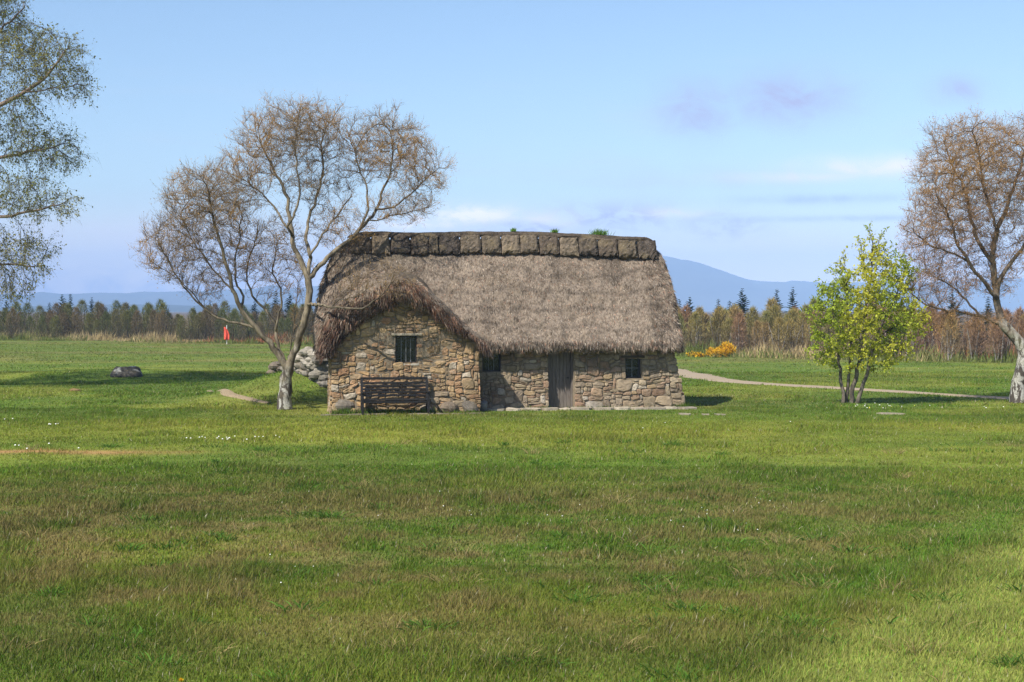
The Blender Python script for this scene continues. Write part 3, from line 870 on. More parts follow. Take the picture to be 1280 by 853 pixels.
def build_hood():
    """the thatch arching over the wing, running back into the main slope"""
    arc_o = resample(np.array([(-5.98, 1.66), (-5.94, 2.15), (-5.70, 2.85), (-5.15, 3.42), (-4.35, 3.80), (-3.45, 3.98), (-2.9, 3.80), (-2.25, 3.20), (-1.65, 2.62), (-1.1, 2.14), (-.84, 1.84)]), 90)
    arc_i = resample(np.array([(-5.50, 1.72), (-5.42, 1.95), (-4.98, 2.40), (-4.42, 2.82), (-3.9, 3.12), (-3.5, 3.23), (-3.1, 3.19), (-2.6, 2.94), (-2.05, 2.56), (-1.55, 2.28), (-1.2, 2.08), (-1.05, 1.98)]), 90)
    rows = []
    for t in np.linspace(0, 1, 7):              # underside
        rows.append(np.stack([arc_i[:, 0], np.full(90, -1.0 - .38 * t), arc_i[:, 1]], -1))
    for t in np.linspace(0, 1, 12)[1:]:         # shaggy front lip
        k = arc_i + (arc_o - arc_i) * t
        rows.append(np.stack([k[:, 0], np.full(90, -1.38 - .20 * math.sin(t * math.pi * .8) + .28 * t * t), k[:, 1]], -1))
    for t in np.linspace(0, 1, 44)[1:]:         # outer skin running back
        ly = -1.10 + 3.6 * t
        lift = .55 * t
        rows.append(np.stack([arc_o[:, 0] + (-3.35 - arc_o[:, 0]) * .10 * t, np.full(90, ly), arc_o[:, 1] + lift * sstep(arc_o[:, 1], 1.8, 3.6)], -1))
    V = np.stack(rows, 0)
    k = (fbm(V[..., 0] * 1.3, V[..., 1] * 1.3 + V[..., 2], 2.6, 21., 4) - .5) * .22 + (fbm(V[..., 0], V[..., 1], .9, 47., 2) - .5) * .22
    V[..., 2] += k; V[..., 1] += k * .3
    r, c, _ = V.shape; i = np.arange(r * c).reshape(r, c)
    F = np.stack([i[:-1, :-1], i[1:, :-1], i[1:, 1:], i[:-1, 1:]], -1).reshape(-1, 4)
    P = V.reshape(-1, 3)
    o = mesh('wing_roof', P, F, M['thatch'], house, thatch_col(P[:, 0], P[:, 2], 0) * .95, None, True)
    def hc(P):
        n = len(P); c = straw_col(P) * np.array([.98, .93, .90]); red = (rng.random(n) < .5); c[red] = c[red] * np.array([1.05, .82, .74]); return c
    strands(V[18:], 16000, 'straw', o, .08, .18, .022, straw_col, .2, keep=lambda a: a[:, 1] < 1.6)
    # hanging fringe over the wing gable
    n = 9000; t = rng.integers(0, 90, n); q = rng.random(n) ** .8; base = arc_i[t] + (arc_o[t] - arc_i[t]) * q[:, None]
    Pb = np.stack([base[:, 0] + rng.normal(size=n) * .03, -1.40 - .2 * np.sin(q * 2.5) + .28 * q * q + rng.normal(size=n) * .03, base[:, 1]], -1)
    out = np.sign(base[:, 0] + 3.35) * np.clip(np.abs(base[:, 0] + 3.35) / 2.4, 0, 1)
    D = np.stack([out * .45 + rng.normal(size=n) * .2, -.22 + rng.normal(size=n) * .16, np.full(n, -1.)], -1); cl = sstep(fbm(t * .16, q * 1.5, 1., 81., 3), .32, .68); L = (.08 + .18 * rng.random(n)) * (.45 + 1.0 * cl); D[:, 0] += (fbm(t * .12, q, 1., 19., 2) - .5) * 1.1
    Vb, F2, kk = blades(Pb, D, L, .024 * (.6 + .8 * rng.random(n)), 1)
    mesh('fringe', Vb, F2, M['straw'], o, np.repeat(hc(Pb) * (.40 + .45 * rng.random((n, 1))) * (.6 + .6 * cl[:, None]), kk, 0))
    # a dark turf laid over the saddle where the wing roof runs into the main slope
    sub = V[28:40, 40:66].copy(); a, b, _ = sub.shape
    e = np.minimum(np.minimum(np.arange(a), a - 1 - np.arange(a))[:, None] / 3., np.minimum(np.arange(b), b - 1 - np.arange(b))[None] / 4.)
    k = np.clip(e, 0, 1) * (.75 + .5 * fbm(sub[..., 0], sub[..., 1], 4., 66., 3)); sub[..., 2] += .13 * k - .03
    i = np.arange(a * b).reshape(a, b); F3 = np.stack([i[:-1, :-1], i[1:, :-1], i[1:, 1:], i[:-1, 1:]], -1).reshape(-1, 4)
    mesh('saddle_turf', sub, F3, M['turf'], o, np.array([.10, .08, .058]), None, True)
    return o


hood = build_hood()

# ridge of turf blocks
def ridge_z(x): return 5.24 + .05 * math.sin(x * .7 + 1) - .013 * x
edges = [-4.86, -4.22, -3.62, -2.98, -2.40, -2.08, -1.40, -.72, -.08, .52, 1.14, 1.80, 2.42, 3.06, 3.72, 4.36, 5.00]
for k, (a, b) in enumerate(zip(edges[:-1], edges[1:])):
    r = np.random.default_rng(500 + k); w = b - a; c = np.array([(.080, .062, .046), (.105, .083, .060), (.062, .050, .040), (.140, .110, .078), (.085, .068, .049)][(k * 3 + k // 2) % 5])
    n = 9; g = np.linspace(-1, 1, n); U, Vv = np.meshgrid(g, g); prof = np.sqrt(np.clip(1 - np.abs(U) ** 22, 0, 1)) * np.sqrt(np.clip(1 - np.abs(Vv) ** 18, 0, 1))
    hgt = .60 + .06 * r.random(); th_ = .05 + .025 * r.random()
    sx = a + w * (.5 + .5 * U * (.945 + .02 * r.normal(size=U.shape))); sl = (Vv * .5 + .5) * hgt + .02 * r.normal(size=U.shape)
    dd = prof * th_ + .012 * r.normal(size=U.shape)
    zr = ridge_z((a + b) / 2) + .22
    Y = 2.02 - (hgt - sl) * .42 - dd * .85; Z = zr - (hgt - sl) * .90 + dd * .4 - .04 + r.normal() * .012
    front = np.stack([sx, Y, Z], -1).reshape(-1, 3)
    back = front + np.array([0, .22, -.12]); i = np.arange(n * n).reshape(n, n)
    Q = np.stack([i[:-1, :-1], i[:-1, 1:], i[1:, 1:], i[1:, :-1]], -1).reshape(-1, 4)
    rim = np.concatenate([i[0, :], i[1:, -1], i[-1, -2::-1], i[-2:0:-1, 0]]); rn = np.roll(rim, -1)
    Fq = np.concatenate([Q, (Q + n * n)[:, ::-1], np.stack([rim, rim + n * n, rn + n * n, rn], -1)])
    cc = np.tile(c, (2 * n * n, 1)) * (.85 + .3 * r.random((2 * n * n, 1)))
    mesh('turf_block', np.concatenate([front, back]), Fq, M['turf'], roof, cc * 1.08, None, False)
core = MB()
for x in np.arange(-4.7, 4.25, .5):
    z = ridge_z(x + .25); core.box((x, 2.02, 4.7), (x + .502, 2.68, z + .06 - .002 * (int(x * 2) % 2)), (.07, .055, .041))
core.build('ridge_core', M['turf'], roof)
cap = []                                        # ridge capping sods
xs = np.linspace(-4.95, 5.02, 150); ang = np.linspace(-.25, math.pi + .25, 14)
for x in xs:
    z = ridge_z(x) + .17; kx = 1 - .35 * abs((x * 1.12) % 1 - .5) ** 6 * 60
    n_ = fbm(np.full(14, x), ang, 1.9, 61., 4) - .5
    rr = 1 + .5 * n_; en = min(1, max(.02, min((x + 4.95) / .55, (5.03 - x) / .3))) ** .5
    cap.append(np.stack([np.full(14, x), 2.35 - .36 * np.cos(ang) * rr * (.45 + .55 * en), z - .10 * (1 - en) + .13 * np.sin(ang) * rr * max(.2, en)], -1))
cap = np.stack(cap, 0); i = np.arange(150 * 14).reshape(150, 14)
F = np.stack([i[:-1, :-1], i[:-1, 1:], i[1:, 1:], i[1:, :-1]], -1).reshape(-1, 4)
mesh('ridge_cap', cap, [F, np.array([i[0, ::-1], i[-1]])], M['turf'], roof, np.array([.070, .055, .041]), None, True)
for px, n, h, w in ((758, 220, .22, .30), (700, 110, .14, .12), (648, 110, .13, .11)):
    x = (px - 640) / 38.6 + .15
    P = np.stack([x + rng.normal(size=n) * w * .4, 2.25 + rng.normal(size=n) * .08, np.full(n, ridge_z(x) + .30)], -1)
    Vb, F, kk = blades(P, np.stack([rng.normal(size=n) * .5, rng.normal(size=n) * .5, np.ones(n)], -1), h * (.6 + .6 * rng.random(n)), np.full(n, .022), 1)
    mesh('grass_tuft', Vb, F, M['blade'], roof, np.repeat(np.array([[.10, .19, .03]]) * (.7 + .7 * rng.random((n, 1))), kk, 0))

# flat stones along the foot of the house front
def flags():
    b = MB(); r = np.random.default_rng(77)
    def slab(cx, cy, w, d, z, c):
        N = 10; t = np.arange(N) / N * 2 * math.pi; e = .5
        u = np.sign(np.cos(t)) * np.abs(np.cos(t)) ** e * w / 2 * (1 + r.normal(size=N) * .05); v = np.sign(np.sin(t)) * np.abs(np.sin(t)) ** e * d / 2 * (1 + r.normal(size=N) * .08)
        lo = np.stack([cx + u * 1.03, cy + v * 1.03, np.full(N, -.08)], -1); hi = np.stack([cx + u, cy + v, z + r.normal(size=N) * .006], -1)
        ii = np.arange(N); jj = (ii + 1) % N
        b.add(np.concatenate([lo, hi, [[cx, cy, z + .008]]]), [np.stack([ii, jj, jj + N, ii + N], -1), np.stack([ii + N, jj + N, np.full(N, 2 * N)], -1)], c)
    x = -.95
    while x < 5.35:
        w = .35 + .4 * r.random(); slab(x + w / 2, -.55 + .06 * r.normal(), w - .03, .5 + .12 * r.random(), .05 + .02 * r.random(), np.array([.36, .31, .235]) * (.8 + .4 * r.random())); x += w
    x = -5.9
    while x < -1.2:
        w = .4 + .5 * r.random()
        if r.random() < .85: slab(x + w / 2, -2.05 + .03 * r.normal(), w - .04, .14 + .05 * r.random(), .02 + .015 * r.random(), np.array([.22, .185, .135]) * (.75 + .4 * r.random()))
        x += w
    o = b.build('stone_path', M['stone'], None); o.location = (*HO, 0); o.rotation_euler = (0, 0, A); tag(o, kind='structure')
    for k, (px, py, w, d) in enumerate(((856, 518.5, .42, .55), (882, 519, .28, .3), (900, 519, .42, .35), (1112, 518, 1.0, .45))):
        bb = b = MB(); slab(0, 0, w * .8, d, .03, (.29, .25, .18))
        q = gnd(px, py, .03); o = b.build('flat_stone', M['stone']); o.location = (*q, float(T(*q)))
        tag(o, ('pale rounded flat stone at the right corner of the cottage', 'tiny pale flat stone left of a longer one on the lawn', 'pale oblong flat stone on the lawn right of the cottage', 'wide pale flat stone in the lawn in front of the leafy green tree')[k], 'flat stone', 'flat stones in the lawn')


flags()

# tufts growing against the wall foot
def wall_tufts():
    pts = [(.78, -.22, .32, 150), (1.0, -.25, .2, 60), (2.1, -.3, .35, 120), (2.9, -.3, .5, 140), (5.45, -.25, .4, 200), (-4.4, -1.6, .9, 420), (-3.2, -1.6, .8, 300), (-5.2, -1.65, .5, 200), (-1.7, -1.65, .5, 160), (3.6, -.3, .4, 60), (0.3, -.3, .4, 60)]
    VV, CC, FF = [], [], []; n0 = 0
    for x, y, w, n in pts:
        q = h2w(0, 0); lx = x + rng.normal(size=n) * w * .5; ly = y + rng.normal(size=n) * .06
        W2 = HO + lx[:, None] * AX + ly[:, None] * AN
        h = (.10 if n < 200 else .17) * (.6 + .9 * rng.random(n))
        V, F, k = blades(np.column_stack([W2, T(W2[:, 0], W2[:, 1])]), np.stack([rng.normal(size=n) * .4, rng.normal(size=n) * .4 - .1, np.ones(n)], -1), h, np.full(n, .022), 1)
        VV.append(V); FF.append(F[0] + n0); n0 += len(V); CC.append(np.repeat(np.array([[.085, .14, .022]]) * (.6 + .8 * rng.random((n, 1))), k, 0))
    tag(mesh('wall_foot_weeds', np.concatenate(VV), np.concatenate(FF), M['blade'], None, np.concatenate(CC)), 'green tufts of weeds along the foot of the cottage walls', 'weeds', kind='stuff')


wall_tufts()

# ------------------------------------------------------------------ bench
def build_bench():
    q = h2w(-3.72, -1.86)
    b = empty('garden_bench', (*q, 0), A)
    tag(b, 'dark wooden slatted bench standing against the gabled wing under its window', 'bench')
    Wd = 1.98; h = Wd / 2
    m = MB()
    for k in range(5): y = -.24 + k * .115; m.box((-h + .05, y - .045, .42), (h - .05, y + .045, .45))
    m.box((-h + .06, -.27, .345), (h - .06, -.24, .415))
    bevel(m.build('seat', M['bench'], b), .006)
    m = MB()
    for k in range(5):
        z = .54 + k * .092; y = .27 + (z - .45) * .16; m.box((-h + .06, y - .012, z - .028), (h - .06, y + .014, z + .028))
    m.box((-h + .0, .365, 1.0), (h, .41, 1.075))
    bevel(m.build('backrest', M['bench'], b), .006)
    for sx in (-1, 1):
        x = sx * (h - .03)
        m = MB(); m.box((x - .035, -.30, 0), (x + .035, -.23, .64)); bevel(m.build('leg', M['bench'], b), .006)
        m = MB(); V = [(x - .035, .24, 0), (x + .035, .24, 0), (x + .035, .31, 0), (x - .035, .31, 0), (x - .035, .25, .45), (x + .035, .25, .45), (x + .035, .32, .45), (x - .035, .32, .45), (x - .035, .345, 1.02), (x + .035, .345, 1.02), (x + .035, .40, 1.02), (x - .035, .40, 1.02)]
        m.add(V, [(3, 2, 1, 0), (0, 1, 5, 4), (1, 2, 6, 5), (2, 3, 7, 6), (3, 0, 4, 7), (4, 5, 9, 8), (5, 6, 10, 9), (6, 7, 11, 10), (7, 4, 8, 11), (8, 9, 10, 11)]); m.build('leg', M['bench'], b)
        m = MB(); m.box((x - .045, -.34, .64), (x + .045, .33, .68)); bevel(m.build('armrest', M['bench'], b), .008)
        m = MB(); m.box((x - .025, -.23, .34), (x + .025, .25, .41)); m.build('side_rail', M['bench'], b)


build_bench()

# ------------------------------------------------------------------ stones on the left
def stone_dyke():
    P = [at(336, 462, 56.5), at(352, 460, 56.3), at(368, 462, 55.8), at(384, 460, 55.2), at(405, 462, 54.3)]
    P = np.array(P)[:, :2]; o = empty('stone_dyke', (*P[2], float(T(*P[2]))))
    tag(o, 'tumbled drystone wall on the grassy bank behind the bare tree left of the cottage', 'stone wall')
    r = np.random.default_rng(21); q = resample(P, 60); m = MB()
    for lay in range(5):
        for k in range(60):
            f = k / 59; top = np.interp(f, [0, .2, .36, .42, .6, 1], [.32, .42, .30, .62, .85, 1.0])
            z = lay * .19
            if z > top - .1 or r.random() < .35: continue
            p = q[k] + r.normal(size=2) * np.array([.08, .12]); s = .13 + .10 * r.random()
            c = np.array([.25, .225, .185]) * (.5 + .8 * r.random()) * (np.array([.55, .5, .47]) if f < .35 else 1)
            boulder_mesh(m, (p[0] - o.location.x, p[1] - o.location.y, float(T(*p)) - o.location.z + z + .08), (s * (1.1 + .4 * r.random()), s, s * .75), c, int(r.integers(1e6)), 10)
    m.build('coursed_stones', M['stone'], o)


stone_dyke()
def lone_boulder():
    q = gnd(158, 470.5, .30); z = float(T(*q)); m = MB()
    r = np.random.default_rng(8); n = 40
    u = np.arange(n) / n * 2 * math.pi; v = np.linspace(0.02, math.pi * .72, 20); U, Vv = np.meshgrid(u, v)
    d = np.stack([np.sin(Vv) * np.cos(U), np.sin(Vv) * np.sin(U), np.cos(Vv)], -1); rr = np.ones(U.shape) * .98
    for _ in range(16):                        # planes struck off a lump, so it has faces and ledges
        pl = unit(r.normal(size=3) * [1, 1, .7]); h = d @ pl; rr = np.minimum(rr, np.where(h > .08, (.72 + .24 * r.random()) / np.maximum(h, .08), 9))
    rr = rr + (fbm(d[..., 0] * 2 + 5, d[..., 1] * 2 + d[..., 2], 2.2, 44., 4) - .5) * .22
    P = d * rr[..., None] * np.array([.76, .66, .58]) + np.array([0, 0, -.04]); i = np.arange(800).reshape(20, n); nx = np.roll(i, -1, 1)
    lich = sstep(fbm(P[..., 0] * 2, P[..., 1] * 2 + P[..., 2] * 3, 2.0, 12., 3) + .2 * d[..., 2], .66, .78)[..., None]
    c = np.array([.06, .055, .047]) * (1 - lich) + np.array([.36, .35, .31]) * lich
    m.add(P, [np.stack([i[:-1], i[1:], nx[1:], nx[:-1]], -1).reshape(-1, 4), i[0][None]], c.reshape(-1, 3))
    o = m.build('boulder', M['stone'], None, False); o.location = (*q, z); tag(o, 'dark lichen spotted boulder lying alone on the lawn at the left', 'boulder')
lone_boulder()
m = MB(); boulder_mesh(m, (0, 0, .03), (.26, .22, .09), (.20, .135, .06), 60); o = m.build('molehill', M['ground']); q = gnd(94, 489); o.location = (*q, float(T(*q)))
tag(o, 'small bare earth mound on the lawn below the lone boulder', 'earth mound')

# ------------------------------------------------------------------ red marker flag
def red_flag():
    p = at(283.5, 428, 144); z = float(T(p[0], p[1])); o = empty('marker_flag', (p[0], p[1], z))
    tag(o, 'limp red flag on a thin pale pole at the far edge of the field', 'flag')
    m = MB(); t = np.arange(8) / 8 * 2 * math.pi
    top = 1.72
    V = np.concatenate([np.stack([.035 * np.cos(t), .035 * np.sin(t), np.full(8, zz)], -1) for zz in (-.1, top)]); i = np.arange(8); j = (i + 1) % 8
    m.add(V, [np.stack([i, j, j + 8, i + 8], -1)]); m.add(V[8:], [np.arange(8)[None]]); m.build('pole', M['pole'], o)
    g = np.linspace(0, 1, 14); U, Vv = np.meshgrid(g, g)
    zz = top - .18 - Vv * 1.15; hang = .06 + .50 * np.sin(np.clip(Vv * 1.1 + .12, 0, 1) * math.pi * .55)
    X = -.03 - U * hang * .75 + .25 * (Vv - .2) * U * .2; X = .03 + U * hang * .9 - .28; Yv = .07 * np.sin(U * 9 + Vv * 2) * (.3 + Vv)
    i = np.arange(196).reshape(14, 14); F = np.stack([i[:-1, :-1], i[:-1, 1:], i[1:, 1:], i[1:, :-1]], -1).reshape(-1, 4)
    c = mesh('cloth', np.stack([X, Yv - .06, zz], -1), F, M['flag'], o, None, None, True)
    s = c.modifiers.new('solid', 'SOLIDIFY'); s.thickness = .01


red_flag()

# ------------------------------------------------------------------ trees
def colonize(skel, attr_pts, step, di, dk, iters, r, inertia=.75, lift=.10, jit=.13):
    """grow branches from a drawn skeleton towards points spread through the crown"""
    pos = []; par = []; srad = []
    key = {}
    for line in skel:                         # line: list of (x,y,z,r)
        L = np.asarray(line, float); s = np.concatenate([[0], np.cumsum(np.linalg.norm(np.diff(L[:, :3], axis=0), axis=1))])
        q = np.arange(0, s[-1] + step * .5, step); pts = np.stack([np.interp(q, s, L[:, k]) for k in range(4)], -1)
        if pos:
            d = np.linalg.norm(np.array(pos) - pts[0, :3], axis=1); prev = int(d.argmin()); start = 0 if d[prev] > step * .6 else 1
            if pts[0, 2] < pos[0][2] + .06: prev = -1; start = 0
        else: prev = -1; start = 0
        for p in pts[start:]:
            jj = r.normal(size=3) * step * .10 if prev >= 0 else 0
            pos.append(p[:3] + jj); par.append(prev); srad.append(p[3]); prev = len(pos) - 1
    nsk = len(pos)
    A_ = np.asarray(attr_pts); alive = np.ones(len(A_), bool)
    P = np.array(pos); d = np.linalg.norm(A_[:, None] - P[None], axis=2); near = d.argmin(1); dist = d.min(1)
    dirs = np.zeros((nsk, 3)); 
    for k in range(nsk):
        if par[k] >= 0: dirs[k] = unit((P[k] - P[par[k]])[None])[0]
    dirs = list(dirs); alive &= dist > dk
    for it in range(iters):
        act = alive & (dist < di)
        if not act.any(): break
        idx = near[act]; un, inv = np.unique(idx, return_inverse=True)
        v = unit(A_[act] - P[idx]); acc = np.zeros((len(un), 3)); np.add.at(acc, inv, v); acc = unit(acc)
        acc = unit(acc + inertia * np.array([dirs[k] for k in un]) + r.normal(size=acc.shape) * jit + np.array([0, 0, lift]))
        new = P[un] + acc * step
        dd_ = np.linalg.norm(P[:, None] - new[None], axis=2).min(0); ok = dd_ > step * .45
        if not ok.any():
            alive[act] = False; continue
        bad = np.isin(idx, un[~ok]); ai = np.where(act)[0][bad]; alive[ai] = False
        un, new, acc = un[ok], new[ok], acc[ok]
        base = len(P); P = np.concatenate([P, new]); par.extend(un.tolist()); dirs.extend(list(acc))
        d = np.linalg.norm(A_[:, None] - new[None], axis=2); m = d.min(1); a = d.argmin(1); better = m < dist
        near = np.where(better, base + a, near); dist = np.minimum(dist, m); alive &= dist > dk
    return P, np.array(par), np.array(srad), nsk


def radii(par, srad, n, nsk, r0, e):
    acc = np.zeros(n); rad = np.zeros(n)
    for k in range(n - 1, -1, -1):
        rad[k] = max(r0, acc[k] ** (1 / e))
        if k < nsk: rad[k] = max(rad[k] * .45, srad[k] * .82) if srad[k] > 0 else rad[k]
        if par[k] >= 0: acc[par[k]] += rad[k] ** e if k >= nsk else (r0 * 4) ** e
    return rad


def tubes(P, par, rad, name, m, parent, colfn, thick_lo=.05, thick_hi=.36):
    n = len(P); ch = [[] for _ in range(n)]
    for k in range(n):
        if par[k] >= 0: ch[par[k]].append(k)
    VV, TT, RR, FF = [], [], [], {4: [], 3: []}; n0 = 0
    roots = [k for k in range(n) if par[k] < 0]; stack = [(k, None) for k in roots]
    while stack:
        k, p0 = stack.pop(); chain = ([p0] if p0 is not None else []) + [k]
        while ch[k]:
            c = max(ch[k], key=lambda q: rad[q])
            for o in ch[k]:
                if o != c: stack.append((o, k))
            chain.append(c); k = c
        if len(chain) < 2: continue
        pts = P[chain]; rr = rad[chain].copy()
        if p0 is not None: rr[0] = min(rr[0], rr[1] * 1.3)
        rr[-1] *= .5
        sides = 10 if rr.max() > .1 else 6 if rr.max() > .035 else 4 if rr.max() > .015 else 3
        tg = np.gradient(pts, axis=0); tg = unit(tg); ref = np.array([.31, .87, .38]); a = unit(np.cross(tg, ref)); b = np.cross(tg, a)
        t = np.arange(sides) / sides * 2 * math.pi
        ring = pts[:, None] + rr[:, None, None] * (np.cos(t)[None, :, None] * a[:, None] + np.sin(t)[None, :, None] * b[:, None])
        if rr.max() > .1: ring = pts[:, None] + (ring - pts[:, None]) * (1 + .22 * (vnoise(np.arange(len(pts))[:, None] * .4 + 0 * t, t[None] * 1.2 + 0 * rr[:, None], 1.) - .5))[..., None]
        L = len(pts); i = np.arange(L * sides).reshape(L, sides) + n0; nx = np.roll(i, -1, 1)
        FF[4].append(np.stack([i[:-1], nx[:-1], nx[1:], i[1:]], -1).reshape(-1, 4))
        VV.append(ring.reshape(-1, 3)); RR.append(np.repeat(rr, sides)); n0 += L * sides
    V = np.concatenate(VV); rr = np.concatenate(RR); th_ = sstep(rr, thick_lo, thick_hi)
    return mesh(name, V, [np.concatenate(FF[4])], m, parent, colfn(V, rr), {'thick': th_}, True)


def twigs(P, par, rad, sel, per, l0, l1, r, droop, spread=.9, w=.012):
    """fine twigs springing from the outer branches: returns base, dir, length and side shoots"""
    k = np.repeat(sel, per); n = len(k); d = unit(P[k] - P[np.maximum(par[k], 0)])
    D = unit(d + r.normal(size=(n, 3)) * spread * .6 + np.array([0, 0, droop])); L = l0 + (l1 - l0) * r.random(n)
    base = P[k] + (P[np.maximum(par[k], 0)] - P[k]) * r.random((n, 1))
    B, DD, LL, WW_ = [base], [D], [L], [np.full(n, w)]
    for f in (.35, .6, .85):                  # side shoots
        B.append(base + D * (L * f)[:, None]); DD.append(unit(D + r.normal(size=(n, 3)) * .7 + np.array([0, 0, droop * 1.2]))); LL.append(L * (.35 + .3 * r.random(n))); WW_.append(np.full(n, w * .7))
    return np.concatenate(B), np.concatenate(DD), np.concatenate(LL), np.concatenate(WW_)


def lobes(specs, Y, r):
    """points through crown lobes given as (px, py, rx, ry, depth offset, depth radius, count)"""
    out = []
    for px, py, rx, ry, dy, dr, n in specs:
        v = unit(r.normal(size=(n, 3))) * (r.random((n, 1)) ** .45)
        c = at(px, py, Y + dy); s = (Y + dy) / PXF
        out.append(c + v * np.array([rx * s, dr, ry * s]))
    return np.concatenate(out)


def sk(Y, pts, r0, r1, d0=0.0, d1=0.0):
    n = len(pts); out = []
    for k, (x, y) in enumerate(pts):
        f = k / max(1, n - 1); out.append((*at(x, y, Y + d0 + (d1 - d0) * f), r0 + (r1 - r0) * f))
    return out


def bare_tree(name, label, Y, base_px, skel, lob, seed, twig_cols, leaf_n, leaf_size, leaf_cols, step=.28, per=5, droop=.05, tw=(.25, .6), w=.011, r0=.007, wood=(.12, .09, .07), di=4, dk=.34, spread=.9, dens=1.0):
    r = np.random.default_rng(seed)
    b = at(*base_px, Y); b[2] = float(T(b[0], b[1])); o = empty(name, b); tag(o, label, 'tree')
    A_ = lobes([(*q[:6], int(q[6] * dens)) for q in lob], Y, r)
    P, par, srad, nsk = colonize(skel, A_, step, di, dk, 90, r)
    rad = radii(par, srad, len(P), nsk, r0, 2.25)
    Pl = P - b
    wc = np.array(wood)
    tubes(Pl, par, rad, 'trunk', M['bark'], o, lambda V, rr: np.tile(wc, (len(V), 1)) * (.75 + .5 * r.random((len(V), 1))) * (1 + 1.1 * sstep(rr, .012, .05))[:, None])
    thin = np.where((rad < .022) & (par >= 0))[0]
    B, D, L, Wd = twigs(Pl, par, rad, thin, per, tw[0], tw[1], r, droop, spread, w)
    n = len(B); side_noise = fbm(B[:, 0] + 50, B[:, 2] + B[:, 1] * .6, .55, seed * 1.3, 3)
    tc = np.array(twig_cols); f = sstep(side_noise, .35, .65)[:, None]
    col = (tc[0] * (1 - f) + tc[1] * f) * (.6 + .8 * r.random((n, 1)))
    global rng
    Vt, Ft, k = blades(B, D, L, Wd, 1, np.array([0, 0, droop * .5]) * L[:, None])
    VV, FF, CC = [Vt], [Ft[0]], [np.repeat(col, k, 0)]; n0 = len(Vt)
    if leaf_n:                                 # buds, catkins or leaves on the twigs
        q = r.choice(n, leaf_n); p = B[q] + D[q] * (L[q] * (.3 + .75 * r.random(leaf_n)))[:, None] + r.normal(size=(leaf_n, 3)) * .02
        lc = np.array(leaf_cols); g = sstep(side_noise[q], .4, .6)[:, None]
        c = (lc[0] * (1 - g) + lc[1] * g) * (.6 + .8 * r.random((leaf_n, 1)))
        sz = leaf_size * (.6 + .8 * r.random(leaf_n)); dd = unit(r.normal(size=(leaf_n, 3)) + np.array([0, 0, -.4]))
        sd_ = unit(np.cross(dd, r.normal(size=(leaf_n, 3)))) * (sz * .32)[:, None]
        V = np.stack([p, p + dd * (sz * .45)[:, None] + sd_, p + dd * sz[:, None], p + dd * (sz * .45)[:, None] - sd_], 1).reshape(-1, 3)
        Fq = np.arange(leaf_n * 4).reshape(-1, 4) + n0
        mesh('crown', np.concatenate([Vt, V]), [Ft[0], Fq], M['leaf' if leaf_size > .05 else 'twig'], o, np.concatenate([CC[0], np.repeat(c, 4, 0)]))
    else:
        mesh('crown', Vt, Ft, M['twig'], o, CC[0])
    return o


